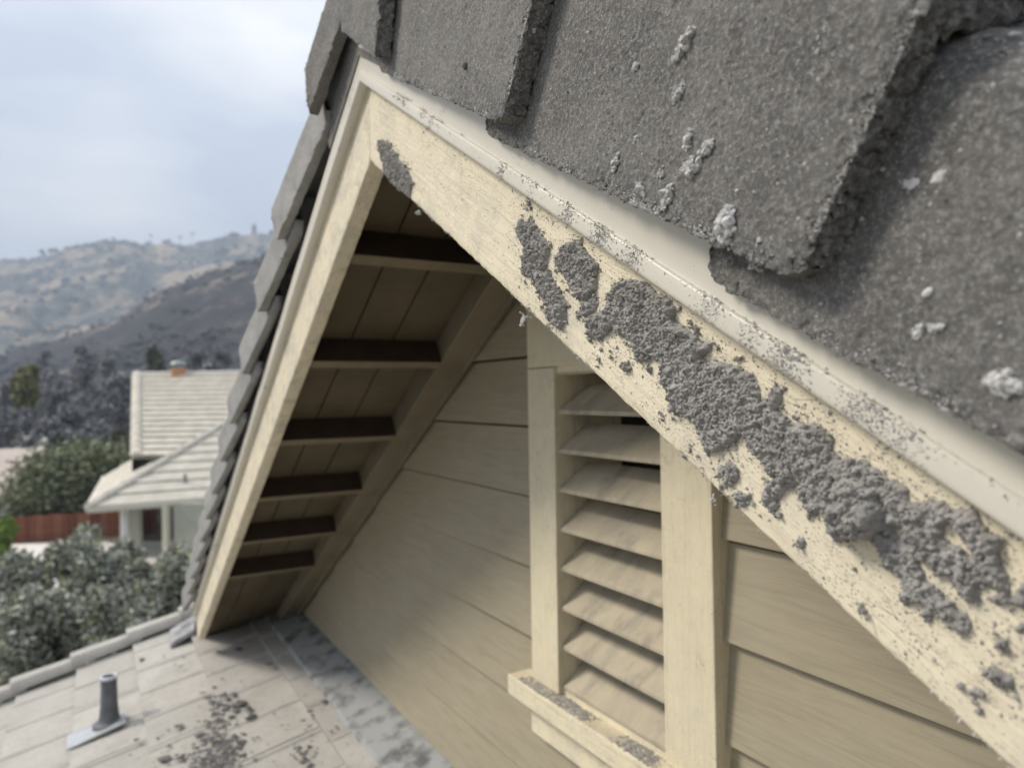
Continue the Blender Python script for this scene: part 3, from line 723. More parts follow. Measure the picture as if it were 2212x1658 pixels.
CL = [ # px, py, length px, elongation, angle deg, pale?, label
 (1482, 96, 62, 1.5, 38, 0, 'long ragged ash clump lying highest on the tile face, above all the others'),
 (1468, 200, 40, 1.4, 42, 0, 'thin forked ash clump below the long ragged one'),
 (1489, 305, 34, 1.0, 70, 0, 'round ash clump, upper left one of the close trio on the tile'),
 (1528, 322, 34, 1.0, 20, 0, 'round ash clump, right hand one of the close trio on the tile'),
 (1495, 365, 46, 1.1, 5, 0, 'widest ash clump, lowest of the close trio on the tile'),
 (1332, 350, 34, 1.5, 62, 0, 'narrow upright ash clump left of the trio'),
 (1378, 300, 22, 1.2, 15, 0, 'small crumbly ash clump up and left of the trio'),
 (1374, 145, 18, 1.0, 15, 0, 'small crumbly ash clump left of the highest long clump'),
 (1443, 425, 44, 1.3, 55, 0, 'crumbly ash clump just above the tile edge, below the trio'),
 (1385, 408, 34, 1.4, -50, 0, 'ragged ash clump near the tile edge, leftmost there'),
 (1428, 376, 16, 1.0, 0, 0, 'tiny ash clump between the trio and the tile edge'),
 (1572, 486, 64, 1.1, 80, 1, 'large whitish knobbly ash clump hanging at the lower tile edge'),
 (1641, 520, 15, 1.1, 0, 1, 'tiny pale ash fleck right of the large whitish clump'),
 (1969, 395, 26, 1.0, 0, 1, 'flat pale fleck, left one of the pair on the rightmost tile'),
 (2028, 380, 24, 1.0, 30, 1, 'flat pale fleck, right one of the pair on the rightmost tile'),
 (1985, 716, 26, 1.0, 60, 1, 'rounded pale ash clump left of the star shaped one'),
 (2023, 708, 28, 1.0, 10, 1, 'star shaped pale ash clump low on the rightmost tile'),
 (2170, 826, 62, 1.1, -20, 1, 'big white ash lump at the right, low on the last tile')]
for i, (px, py, L_, el, an, pale, lab) in enumerate(CL):
    p = on_tile(px, py); sz = L_/FPX*np.dot(p-O, Fv)/max(el, 1)*1.25
    V, Fc = clump_mesh(sz, el, math.radians(an), 300+i, None, dens=.6+L_/60)
    if 'flat' in lab: V[:, 1] *= .3
    obj('ash_clump', V+p, Fc, m_clump if pale else m_clumpd, at=p, label=lab, category='ash clump', group='ash clumps on the dark rake tiles')
# smooth grit pellets
for px, py, a_, b_, an, lab in ((1906, 224, 15, 10, 75, 'smooth pale pellet wedged in the gap beside the thick tile end'),
                           (2006, 632, 14, 9, 35, 'smooth oval pellet on the rightmost tile above the star shaped clump'),
                           (1008, 143, 6, 9, 0, 'small dark knob sticking out of the second tile'),
                           (1593, 412, 5, 4, 0, 'tiny smooth pellet alone on the tile to the right of the trio')):
    p = on_tile(px, py); k = np.dot(p-O, Fv)/FPX; v0, f0 = ICO3
    V = v0*np.array([a_*k, b_*k*.8, b_*k])*(1+.10*fbm(v0*2+px, 2, 5)[:, None]); c, s_ = math.cos(math.radians(an)), math.sin(math.radians(an))
    V = np.stack([V[:, 0]*c-V[:, 2]*s_, V[:, 1], V[:, 0]*s_+V[:, 2]*c], 1)
    obj('pellet', V+p+[0, -b_*k*.4, 0], f0, m_clump if px != 1008 else m_tile, smooth=True, at=p, label=lab, category='pellet')
# pale grit over the tiles
N = 9000; bs = rng.uniform(.2, 1.5, N); bn = rng.uniform(.205, .38, N); w = fbm(np.stack([bs*9, bn*9, 0*bs], 1), 3, 111)
k_ = rng.uniform(0, 1, N) < np.clip(.22+w*1.2, .03, 1); bs, bn = bs[k_], bn[k_]
yf = np.array([face_y(q) for q in bs]); nd = np.array([(.662 if q < .662 else 1.148 if q < 1.148 else 1.632)-q for q in bs])*.058
pts = slope(bs, yf-.0002, bn-nd+.015); ok = (bn-nd+.015) > .225-nd
rad = rng.lognormal(math.log(.00036), .6, len(bs)).clip(.00018, .0022)
grit('tile_grit', pts[ok], rad[ok], m_clumpd, 'pale ash grit sprinkled over the dark rake tiles', OCT, seed=4,
     squash=np.stack([rng.uniform(.7, 1.5, ok.sum()), rng.uniform(.4, .8, ok.sum()), rng.uniform(.7, 1.5, ok.sum())], 1))
N = 9000; rs = rng.uniform(.16, 1.5, N); w = fbm(np.stack([rs*22, 0*rs, 0*rs], 1), 3, 140); k_ = rng.uniform(0, 1, N) < np.clip(.25+w*1.8, .05, 1); rs = rs[k_]; rs = rs[(np.abs(rs-.650) > .022) & (np.abs(rs-1.136) > .022)]
rb = np.where(rs < .662, .662, np.where(rs < 1.148, 1.148, 1.632)); rn = np.where(rs < .662, .218, np.where(rs < 1.148, .220, .211))-(rb-rs)*.058+np.abs(rng.normal(0, .0045, len(rs)))
rad = rng.lognormal(math.log(.0006), .5, len(rs)).clip(.0002, .0026)
grit('rim_ash', slope(rs, YB+(rb-rs)*.062-.0003, rn), rad, m_clumpd, 'pale ash clinging to the lower rims of the dark rake tiles', OCT, seed=14)
N = 1500; rn = rng.uniform(.250, .42, N); kk = rng.integers(0, 2, N); rs = np.where(kk, 1.148, .662)-np.abs(rng.normal(0, .004, N))
grit('butt_ash', slope(rs, YB-.0002+(np.where(kk, 1.148, .662)-rs)*.062+0*rn, np.minimum(rn, .395)), rng.lognormal(math.log(.00055), .5, N).clip(.0002, .0024), m_clumpd, 'pale grit along the thick tile ends', OCT, seed=15)
N = 12000; ss = rng.uniform(1.150, 1.42, N); uu = rng.uniform(0, 1, N); dist_ = 1.632-ss
out_, _i = tile_section(0, .211, .412, .030, .30, r=.062, step=.002, bstep=.004); q_ = out_[np.clip((len(out_)*(.45+uu**.8*.45)).astype(int), 0, len(out_)-1)]
w = fbm(np.stack([ss*16, q_[:, 0]*16, q_[:, 1]*16], 1), 4, 130); k_ = rng.uniform(0, 1, N) < np.clip(.35+w*2.2, 0, 1)*np.clip((q_[:, 0]-.008)/.03, 0, 1)
pts = slope(ss, YB+q_[:, 0]+dist_*.062, q_[:, 1]-dist_*.030)[k_]
grit('tile_top_ash', pts, rng.lognormal(math.log(.0014), .5, len(pts)).clip(.0006, .006), m_clump, 'white ash drift on the rounded top of the rightmost tile', OCT, seed=9, squash=np.tile([1.1, 1.1, .6], (len(pts), 1)))
# fluff hanging on tile edges and the board's lower arris
def fluff(px, py, size, Y, lab):
    p = on_y(px, py, Y); r_ = np.random.default_rng(px); pa = []
    for a_ in range(6):
        q = np.array([0., 0, 0]); d = np.array([r_.normal(), r_.normal()*.4, r_.normal()-.6]); d /= np.linalg.norm(d)
        for j in range(5):
            v0, f0 = ICO1; pa.append((v0*size*r_.uniform(.06, .13)+q, f0)); d = d+r_.normal(0, .5, 3); d /= np.linalg.norm(d); q = q+d*size*.13
    V, Fc = joinm(pa); obj('ash_fluff', V+p, Fc, m_clumpd, at=p, label=lab, category='ash fluff', group='tufts of ash fluff on the edges')
fluff(1130, 688, .022, .5, 'tuft of ash fluff hanging from the right board beside the vent')
fluff(905, 455, .016, .5, 'tuft of ash fluff hanging from the right board near the peak')
fluff(1541, 1077, .012, .5, 'tuft of ash fluff on the right board above the vent post')
fluff(1628, 575, .016, .455, 'tuft of ash fluff under the thick tile corner')
fluff(1147, 65, .018, .44, 'tuft of ash fluff in the gap beside the second tile end')

# ash on the sill, debris on the lower roof
N = 2600; sx = rng.uniform(-1.70, -.98, N); sy = rng.uniform(.999, 1.045, N); w = fbm(np.stack([sx*9, sy*30, 0*sx], 1), 3, 120)
k_ = rng.uniform(0, 1, N) < np.clip(.45+w*1.6, 0, 1); sx, sy = sx[k_], sy[k_]
grit('sill_ash', np.stack([sx, sy, 0*sx+CZ-.7895], 1), rng.lognormal(math.log(.0022), .4, len(sx)).clip(.001, .006), m_ash, 'drift of grey ash lying along the vent sill', seed=5, squash=np.tile([1.3, 1.0, .45], (len(sx), 1)))
nv = np.array([0, -TF, 1.])
pts = []
for (px, py, sxx, syy, n) in ((490, 1520, 26, 14, 60), (462, 1560, 16, 40, 80), (470, 1620, 34, 30, 150), (500, 1600, 20, 20, 60), (420, 1640, 30, 14, 50), (655, 1625, 14, 8, 26), (340, 1430, 50, 40, 14), (600, 1500, 50, 60, 12), (330, 1600, 60, 50, 30), (560, 1450, 60, 60, 12), (690, 1560, 30, 30, 12)):
    for _ in range(n): pts.append(on_plane(px+random.gauss(0, sxx), py+random.gauss(0, syy), lr(0, 0, .024), nv))
pts = np.array(pts); pts = pts[(pts[:, 1] < .9)]
grit('charred_debris', pts, rng.lognormal(math.log(.0062), .6, len(pts)).clip(.0015, .022), simple('char', (.07, .068, .066), (.22, .215, .21), 60), 'dark charred flakes scattered on the pale lower roof', seed=6, squash=np.stack([rng.uniform(.7, 1.5, len(pts)), rng.uniform(.7, 1.5, len(pts)), rng.uniform(.12, .35, len(pts))], 1))

# ================================================================== BACKGROUND
def leaf_mat(name, cols, rough=.7):
    m = Mat(name, rough, .2); g = m.n('ShaderNodeNewGeometry'); q = m.n('ShaderNodeValToRGB'); e = q.color_ramp.elements
    for i, (p_, c) in enumerate(cols):
        if i < 2: e[i].position = p_; e[i].color = (*c, 1)
        else: k = e.new(p_); k.color = (*c, 1)
    m.l(g.outputs['Random Per Island'], q.inputs[0]); m.last = q.outputs[0]
    return m.done()
L_olive = leaf_mat('ashen_leaves', [(0, (.11, .115, .085)), (1, (.60, .61, .55)), (.45, (.33, .335, .285)), (.8, (.48, .485, .43)), (.93, (.34, .38, .16))])
L_green = leaf_mat('green_leaves', [(0, (.08, .095, .05)), (1, (.36, .38, .25)), (.5, (.19, .215, .12))])
L_grey = leaf_mat('burnt_grey_leaves', [(0, (.08, .08, .085)), (1, (.42, .42, .42)), (.5, (.22, .22, .225))])
L_yel = leaf_mat('yellowing_leaves', [(0, (.08, .085, .03)), (1, (.26, .25, .10)), (.5, (.16, .165, .065))])
L_drab = leaf_mat('drab_leaves', [(0, (.05, .055, .035)), (1, (.22, .22, .15)), (.5, (.11, .115, .075))])
m_bark = simple('bark', (.08, .065, .05), (.05, .042, .035), 8)
m_ground = simple('dry_ground', (.15, .135, .105), (.08, .08, .06), .25, .95)
m_conc = simple('pale_concrete', (.74, .71, .66), (.62, .59, .54), 1.2, .8)
def leaves(clumps, n, size, flat=.5, seed=0):
    """clumps: list of (centre, radius vector); leaf quads spread through their outer volume"""
    r_ = np.random.default_rng(seed); W = np.array([np.prod(c[1])**(2/3) for c in clumps]); W /= W.sum()
    which = r_.choice(len(clumps), n, p=W); C = np.array([c[0] for c in clumps])[which]; R_ = np.array([c[1] for c in clumps])[which]
    d = r_.normal(size=(n, 3)); d /= np.linalg.norm(d, axis=1)[:, None]; rr = r_.uniform(.45, 1, n)**.6*(1+.15*r_.normal(size=n)); c = C+d*R_*rr[:, None]
    a = r_.normal(size=(n, 3)); a /= np.linalg.norm(a, axis=1)[:, None]; b = np.cross(a, r_.normal(size=(n, 3))); b /= np.linalg.norm(b, axis=1)[:, None]
    s_ = size*r_.uniform(.6, 1.5, n)[:, None]; a = a*s_; b = b*s_*flat
    V = np.stack([c-a, c-b*1.0, c+a, c+b], 1).reshape(-1, 3); return V, np.arange(4*n).reshape(-1, 4)
def tree(name, px, top_y, w_px, d, label, mat, cat='tree', group=None, base_z=0., n=2500, leaf=.2, trunk_frac=.3, seed=0, nclump=9, tall=1., gap=1.):
    c = P(px, top_y, d); H_ = c[2]-base_z; w_ = w_px/FPX*d; r_ = np.random.default_rng(seed)
    root = thing(name, label, cat, (c[0], c[1], base_z), group); ch = H_*(1-trunk_frac); cl = []
    for i in range(nclump):
        t = (i+.5)/nclump; prof = math.sin(math.pi*min(1, (.12+t*.86)))**.6; a = r_.uniform(0, 6.28); off = w_*.30*prof*r_.uniform(.2, 1.1)
        z = base_z+H_*trunk_frac+ch*t*.93; q = w_*.26*(.7+.5*prof)*r_.uniform(.75, 1.2)*gap
        cl.append(((c[0]+off*math.cos(a), c[1]+off*math.sin(a), min(z, base_z+H_-q*.75)), np.array([q, q, q*.75*tall])))
    V, Fc = leaves(cl, n, leaf, seed=seed); obj('crown', V, Fc, mat, root)
    tr = .02*H_+.05; pv = []; pf = []
    rings = 6; segn = 7
    for j in range(rings):
        t = j/(rings-1); zz = base_z+H_*.85*t; rr = tr*(1-.8*t); ox = .12*w_*math.sin(t*3+seed)*t
        for k in range(segn): pv.append((c[0]+ox+rr*math.cos(k*6.283/segn), c[1]+rr*math.sin(k*6.283/segn), zz))
    obs = [(pv, [tuple(q) for q in grid_faces(rings, segn, True).tolist()])]
    for (cc, rr_) in cl[::2]:
        s0 = np.array([c[0], c[1], base_z+H_*trunk_frac]); e0 = np.array(cc); dv = e0-s0; sx_ = np.cross(dv, [0, 0, 1.]); sx_ /= (np.linalg.norm(sx_)+1e-6); sy_ = np.cross(dv, sx_); sy_ /= (np.linalg.norm(sy_)+1e-6)
        v = [s0+tr*.5*(sx_*math.cos(a)+sy_*math.sin(a)) for a in (0, 2.1, 4.2)]+[e0+tr*.12*(sx_*math.cos(a)+sy_*math.sin(a)) for a in (0, 2.1, 4.2)]
        obs.append((v, [(0, 1, 4, 3), (1, 2, 5, 4), (2, 0, 3, 5)]))
    obj('trunk', *joinm(obs), m_bark, root); return root

# ground and paving
g0 = 2600; obj('ground', [(-g0, -g0, 0), (g0, -g0, 0), (g0, g0, 0), (-g0, g0, 0)], [(0, 1, 2, 3)], m_ground, kind='structure', label='dry ground around the houses')
def gp(x, y, z=0.): return on_plane(x, y, (0, 0, z), np.array([0, 0, 1.]))
pq = [gp(-260, 1300, .02), gp(460, 1300, .02), gp(460, 1165, .02), gp(-260, 1180, .02)]
obj('patio', pq, [(0, 1, 2, 3)], m_conc, kind='structure', label='pale concrete patio behind the grey shrubs')

# large ash coloured shrubs just beyond the lower roof
def shrub(px, topy, wpx, d, label, seed, n, leaf=.055, mat=None, cat='shrub', group='ash covered shrubs beside the house', z0=0):
    c = P(px, topy, d); w_ = wpx/FPX*d; r_ = np.random.default_rng(seed); root = thing('shrub', label, cat, (c[0], c[1], z0), group); cl = []
    H_ = c[2]-z0
    for i in range(46):
        t = 1-(i/46)**1.1*.75; a = r_.uniform(0, 6.28); rr = w_*.5*min(1, (1.10-t)/.30)**.6*r_.uniform(.0, 1.0)**.6; q = w_*r_.uniform(.10, .17)
        cl.append(((c[0]+rr*math.cos(a), c[1]+rr*math.sin(a), z0+H_*t-q*.9), np.array([q, q, q*1.1])))
    V, Fc = leaves(cl, n, leaf, .42, seed); obj('foliage', V, Fc, mat or L_olive, root)
    pa = []
    for (cc, _) in cl[::2]:
        s0 = np.array([c[0], c[1], z0]); e0 = np.array(cc); v = [s0+np.array(q)*.05 for q in ((1, 0, 0), (-.5, .8, 0), (-.5, -.8, 0))]+[e0+np.array(q)*.012 for q in ((1, 0, 0), (-.5, .8, 0), (-.5, -.8, 0))]
        pa.append((v, [(0, 1, 4, 3), (1, 2, 5, 4), (2, 0, 3, 5)]))
    obj('stems', *joinm(pa), m_bark, root)
shrub(190, 1150, 280, 12.6, 'tall ash grey shrub in the middle beyond the lower roof', 1, 60000, .058)
shrub(350, 1190, 240, 12., 'ash grey shrub nearest the gable eave, right of the tall one', 2, 50000, .055)
shrub(20, 1200, 300, 13, 'ash grey shrub at the left picture edge beyond the lower roof', 3, 56000, .058)
shrub(90, 1270, 330, 11., 'low spreading ash grey shrub in front of the other shrubs', 4, 66000, .052)
shrub(290, 1260, 300, 11., 'low ash grey shrub close behind the pale rake tiles', 5, 62000, .052)

# neighbour's house ----------------------------------------------------------------
m_nroof = simple('neighbour_roof_tile', (.58, .54, .46), (.46, .43, .365), 1.5, .85)
m_nwall = simple('neighbour_wall', (.40, .40, .33), (.35, .355, .29), 1.5)
m_gut = simple('cream_gutter', (.62, .59, .52), None)
m_terra = simple('terracotta', (.55, .27, .13), (.45, .22, .11), 6)
K = 1.45
def clip_poly(poly, v0, v1):
    def cut(pl, f):
        out = []
        for i in range(len(pl)):
            a, b = pl[i], pl[(i+1) % len(pl)]; fa, fb = f(a), f(b)
            if fa >= 0: out.append(a)
            if fa*fb < 0: t = fa/(fa-fb); out.append(a+(b-a)*t)
        return out
    q = cut(poly, lambda p: p[1]-v0)
    return cut(q, lambda p: v1-p[1]) if len(q) > 2 else []
def coursed(poly3, eave, ncourse, parent, mat, lift=.07, name='tile_course'):
    poly3 = [np.array(p) for p in poly3]; e = eave[1]-eave[0]; e = e/np.linalg.norm(e); nrm = np.cross(poly3[1]-poly3[0], poly3[2]-poly3[0]); nrm /= np.linalg.norm(nrm)
    if nrm[2] < 0: nrm = -nrm
    up = np.cross(nrm, e); up = up if up[2] > 0 else -up; o0 = eave[0]
    pl = [np.array([np.dot(p-o0, e), np.dot(p-o0, up)]) for p in poly3]; vmin, vmax = min(p[1] for p in pl), max(p[1] for p in pl); dv = (vmax-vmin)/ncourse
    for i in range(ncourse):
        a, b = vmin+i*dv, vmin+(i+1)*dv; q = clip_poly(pl, a, b)
        if len(q) < 3: continue
        def w3(p, k): return o0+e*p[0]+up*p[1]+nrm*(lift*(1-(p[1]-a)/dv)+.005-k)
        n = len(q); V = [w3(p, 0) for p in q]+[w3(p, .05) for p in q]; Fc = [tuple(range(n)), tuple(range(n, 2*n))[::-1]]+[(j, j+n, (j+1) % n+n, (j+1) % n) for j in range(n)]
        obj(name, V, Fc, mat, parent)
ZE = P(190, 1096, 21*K)[2]                       # eave height
def atz(x, y, z): return on_plane(x, y, (0, 0, z), np.array([0, 0, 1.]))
E0, E1 = atz(190, 1096, ZE), atz(600, 1064, ZE)
E2 = atz(226, 1028, ZE)
Hh = P(520, 893, 28*K)
nh = thing('neighbour_house', 'pale tiled neighbouring house with terracotta chimney and hipped front wing', 'house', (E0[0], E0[1]+3, 0))
nL = np.cross(E2-E0, Hh-E0); Kk = on_plane(298, 984, E0, nL)
wing = obj('wing_roof', [E0-[0, 0, .1], E1-[0, 0, .1], Hh-[0, 0, .1], E2-[0, 0, .1]], [(0, 1, 2), (0, 2, 3)], m_nroof, nh)
HR = on_plane(760, 893, E0, np.cross(E1-E0, Hh-E0))
coursed([E0, E1, HR, Hh], (E0, E1), 10, wing, m_nroof)
coursed([E0, Hh, Kk, E2], (E2, E0), 9, wing, m_nroof, .03)
# hip caps: individual cap tiles along the hip
for i in range(11):
    a = E0+(Hh-E0)*(i/11); b = E0+(Hh-E0)*((i+1.12)/11); d_ = (b-a)/np.linalg.norm(b-a); sx_ = np.cross(d_, [0, 0, 1.]); sx_ /= np.linalg.norm(sx_); v = []
    for q, k in ((a, 1.15), (b, .9)):
        for t in (-1, -.6, 0, .6, 1): v.append(q+sx_*.22*t*k+np.array([0, 0, .05+.16*(1-t*t)*k]))
        for t in (1, 0, -1): v.append(q+sx_*.18*t*k+np.array([0, 0, .0+.08*(1-t*t)*k]))
    obj('hip_cap', v, [tuple(q)[::-1] for q in grid_faces(2, 8, True).tolist()]+[tuple(range(8))], m_nroof, wing)
# gutter and fascia
for a, b in ((E0, E1), (E2, E0)):
    d_ = (b-a)/np.linalg.norm(b-a); o_ = np.cross(d_, [0, 0, 1.]); v = []
    for q in (a, b):
        for oo, zz in ((0, .02), (.13, .02), (.13, -.12), (0, -.24)): v.append(q+o_*oo+np.array([0, 0, zz]))
    obj('gutter', v, [tuple(q) for q in grid_faces(2, 4, True).tolist()]+[(0, 1, 2, 3), (7, 6, 5, 4)], m_gut, nh)
# main roof
R0_, R1_ = P(288, 808, 31*K), P(640, 806, 31*K); R1_[2] = R0_[2]
B0 = P(285, 985, 25.2*K); B1 = B0+(R1_-R0_)
main = obj('main_roof', [B0-[0, 0, .12], B1-[0, 0, .12], R1_-[0, 0, .12], R0_-[0, 0, .12], B0+(R0_-B0)*2*np.array([1, 1, 0])-[0, 0, .12], B1+(R1_-B1)*2*np.array([1, 1, 0])-[0, 0, .12]], [(0, 1, 2, 3), (3, 2, 5, 4)], m_nroof, nh)
coursed([B0, B1, R1_, R0_], (B0, B1), 16, main, m_nroof, .09)
for i in range(16):
    a = B0+(R0_-B0)*(i/16); b = B0+(R0_-B0)*((i+1.1)/16); e_ = (B1-B0)/np.linalg.norm(B1-B0); v = []
    for q, k in ((a, 1.1), (b, .9)):
        for t in (-1, -.6, 0, .6, 1): v.append(q+e_*.33*(t+.7)*k+np.array([0, 0, .04+.20*(1-t*t)*k]))
        for t in (1, 0, -1): v.append(q+e_*.28*(t+.7)*k+np.array([0, 0, .0+.1*(1-t*t)*k]))
    obj('edge_tile', v, [tuple(q)[::-1] for q in grid_faces(2, 8, True).tolist()]+[tuple(range(8))], m_nroof, main)
rd = (R1_-R0_)/np.linalg.norm(R1_-R0_)
nr_ = 12; Lr = np.linalg.norm(R1_-R0_)
for i in range(nr_):
    a = R0_+rd*Lr*i/nr_; b = R0_+rd*Lr*(i+1.05)/nr_; pp = np.cross(rd, [0, 0, 1.]); v = []
    for q, k in ((a, 1.05), (b, .95)):
        for t in (-1, -.5, 0, .5, 1): v.append(q+pp*.22*t*k+np.array([0, 0, .0+.15*(1-t*t)*k]))
        for t in (1, 0, -1): v.append(q+pp*.18*t*k+np.array([0, 0, -.04+.08*(1-t*t)*k]))
    obj('ridge_cap', v, [tuple(q) for q in grid_faces(2, 8, True).tolist()]+[tuple(range(8))], simple('ridge_grey', (.48, .47, .43)) if i == 0 else bpy.data.materials['ridge_grey'], main)
# gable end and walls
obj('wall', [B0-[0, 0, .2], R0_-[0, 0, .2], B0+(R0_-B0)*2*np.array([1, 1, 0])-[0, 0, .2], [B0[0], B0[1], 0], [*(B0+(R0_-B0)*2)[:2], 0]], [(0, 1, 2), (0, 2, 4, 3)], m_nwall, nh)
def wallbox(name, pxa, pxb, y, inset, z0, z1, mt):
    a = atz(pxa, y, ZE); b = atz(pxb, y, ZE); d_ = (b-a)/np.linalg.norm(b-a); bk = np.cross([0, 0, 1.], d_); a = a+bk*inset; b = b+bk*inset
    v = [(*(q+bk*w_)[:2], z) for z in (z0, z1) for q, w_ in ((a, 0), (b, 0), (b, .3), (a, .3))]
    return obj(name, v, BOXF, mt, nh)
wallbox('wall', 352, 600, 1088, .8, 0, ZE-.1, m_nwall)
wallbox('wall', 238, 262, 1090, 1.2, 0, ZE-.1, m_nwall)
m_post = simple('cream_post', (.62, .58, .45))
wallbox('porch_post', 335, 345, 1088, .5, 0, ZE-.1, m_post)
wallbox('porch_post', 243, 251, 1092, .5, 0, ZE-.1, simple('white_post', (.72, .72, .68)))
cp = P(386, 806, 31*K)
ch = obj('chimney', box8(cp[0]-.40, cp[0]+.40, cp[1]-.42, cp[1]+.42, cp[2]-1, cp[2]+.30), BOXF, m_terra, nh)
chv, chf = lathe([(.30, .30), (.28, .5), (.46, .52), (.50, .58), (.36, .74), (.12, .80), (.03, .82)], 16)
obj('chimney_cowl', chv+[cp[0], cp[1], cp[2]], chf, simple('cowl_metal', (.34, .36, .36), (.22, .25, .22), 3, .4, .5, .3), ch)
npb = P(400, 1035, 24*K)
nv_, nf_ = lathe([(.15, -.3), (.12, .0), (.08, .06), (.075, .42), (.03, .42)], 12); q_ = on_plane(400, 1042, E0, np.cross(E1-E0, Hh-E0))
obj('roof_vent', nv_+q_, nf_, m_flash, nh)

# second neighbour with the pinkish roof --------------------------------------------
m_pink = simple('pink_roof', (.50, .43, .385), (.44, .375, .335), 1)
h2 = thing('far_house', 'small pink roofed house at the left edge behind the green bush', 'house', tuple(P(30, 1080, 52)[:2])+(0,))
a = [P(-160, 1062, 50), P(38, 1074, 50), P(112, 968, 58), P(96, 956, 58), P(-120, 985, 58)]
a[0][2] = a[1][2] = a[1][2]
coursed([a[0], a[1], a[2], a[3], a[4]], (a[0], a[1]), 10, obj('roof', [p-[0, 0, .25] for p in a], [(0, 1, 2, 3, 4)], m_pink, h2), m_pink, .03)
v = [P(-160, 1066, 50.6), P(34, 1076, 50.6)]; b_ = P(112, 985, 58.)
obj('wall', [(*v[0][:2], 0), (*v[1][:2], 0), (v[1]-[0, 0, .2]), (v[0]-[0, 0, .2]), (*b_[:2], 0), (b_-[0, 0, 1.])], [(0, 1, 2, 3), (1, 4, 5, 2)], simple('white_wall', (.72, .75, .74)), h2)
f0, f1 = a[0], a[1]; obj('fascia', [f0-[0, 0, .3], f1-[0, 0, .3], f1+[0, 0, .02], f0+[0, 0, .02]]+[q+np.array([.1, .1, 0]) for q in (f0-[0, 0, .3], f1-[0, 0, .3], f1+[0, 0, .02], f0+[0, 0, .02])], [(0, 1, 2, 3), (7, 6, 5, 4), (3, 2, 6, 7), (0, 4, 5, 1)], simple('dark_fascia', (.10, .11, .12)), h2)
rv = P(97, 952, 58); vv, vf = lathe([(.22, -.5), (.22, .1), (.1, .3)], 10); obj('roof_vent', vv+rv, vf, m_conc, h2)

# red board fence
fl = thing('board_fence', 'reddish brown board fence between the pale patio and the green bush', 'fence', tuple(gp(100, 1172)[:2])+(0,))
A, B = gp(-150, 1185), gp(345, 1150); ln = np.linalg.norm(B-A); d_ = (B-A)/ln; w_ = .30; nbd = int(ln/w_)
m_red = [simple('red_board_%s' % k, c, tuple(v*.6 for v in c), 3) for k, c in (('dark', (.17, .055, .030)), ('mid', (.22, .075, .040)), ('worn', (.26, .11, .07)))]
fm = [mesh('fence_board', [(0, 0, 0), (w_-.02, 0, 0), (w_-.02, .03, 0), (0, .03, 0), (0, 0, 1.5), (w_-.02, 0, 1.5), (w_-.02, .03, 1.5), (0, .03, 1.5)], BOXF, m) for m in m_red]
for i in range(nbd):
    o = link('fence_board', random.choice(fm), fl); o.location = Vector(A+d_*i*w_-np.array(base(fl))); o.location.z += random.uniform(-.03, .03); o.rotation_euler = (0, 0, math.atan2(d_[1], d_[0]))
bkv = np.cross([0, 0, 1.], d_)
for z in (.35, 1.15):
    v = [A+bkv*t+np.array([0, 0, z+q]) for q in (0, .09) for t in (.035, .09)]+[B+bkv*t+np.array([0, 0, z+q]) for q in (0, .09) for t in (.035, .09)]
    obj('fence_rail', v, [(0, 1, 3, 2), (4, 6, 7, 5), (0, 4, 5, 1), (2, 3, 7, 6), (0, 2, 6, 4), (1, 5, 7, 3)], m_red[0], fl)

# green bushes and trees --------------------------------------------------------------
tree('bush', 165, 962, 270, 52, 'broad green bush behind the red fence, left of the pale house', L_green, 'bush', n=20000, leaf=.17, trunk_frac=.05, seed=11, nclump=26, tall=1.2)
tree('bush', 70, 1050, 110, 49, 'smaller dull green bush at the left end of the red fence', L_green, 'bush', n=5000, leaf=.15, trunk_frac=.05, seed=12, nclump=12)
tree('bush', 255, 925, 75, 56, 'drab olive bush rising at the left edge of the pale roof', L_drab, 'bush', n=5000, leaf=.2, trunk_frac=.05, seed=13, nclump=12, tall=1.5)
tree('bush', 18, 1112, 60, 36, 'bright green low bush at the left edge in front of the fence', leaf_mat('fresh_leaves', [(0, (.06, .12, .02)), (1, (.24, .34, .07))]), 'bush', n=2500, leaf=.1, trunk_frac=.05, seed=14, nclump=8)
tree('tree', 62, 782, 70, 85, 'yellowing green tree standing out among the grey burnt trees', L_yel, 'tree', n=4500, leaf=.28, seed=15, nclump=11, tall=1.4)
tree('tree', 333, 742, 44, 80, 'olive columnar tree directly above the pale ridge left of the chimney', L_drab, 'tree', n=4000, leaf=.24, seed=16, trunk_frac=.2, nclump=12, tall=1.6, gap=1.3)
GT = 'grey burnt trees on the slope behind the houses'
spec = [(10, 880, 90, 92, 'burnt grey tree at the left edge, low on the slope'), (120, 790, 90, 100, 'burnt grey tree just right of the yellowing tree'),
 (185, 735, 80, 112, 'tallest pale grey tree in the middle of the burnt trees'), (150, 870, 100, 84, 'dark burnt tree below the tallest pale grey tree'),
 (215, 830, 90, 90, 'dark grey tree next to the olive bush by the pale roof'), (262, 800, 70, 96, 'grey tree touching the upper left corner of the pale roof'),
 (235, 760, 60, 118, 'thin grey tree behind, left of the pale roof corner'), (60, 880, 90, 80, 'squat dark tree under the yellowing tree'),
 (105, 905, 90, 76, 'dark burnt tree above the pink roofed house'), (20, 820, 60, 105, 'grey tree left of the yellowing tree'),
 (200, 905, 90, 72, 'lowest dark tree above the broad green bush'), (430, 742, 60, 98, 'grey tree above the pale ridge just right of the chimney'),
 (475, 735, 66, 102, 'grey tree above the pale ridge beside the tiled gable edge'), (405, 765, 36, 90, 'small grey tree peeping over the ridge right of the chimney'),
 (95, 745, 40, 130, 'bare grey tree high on the slope at the left')]
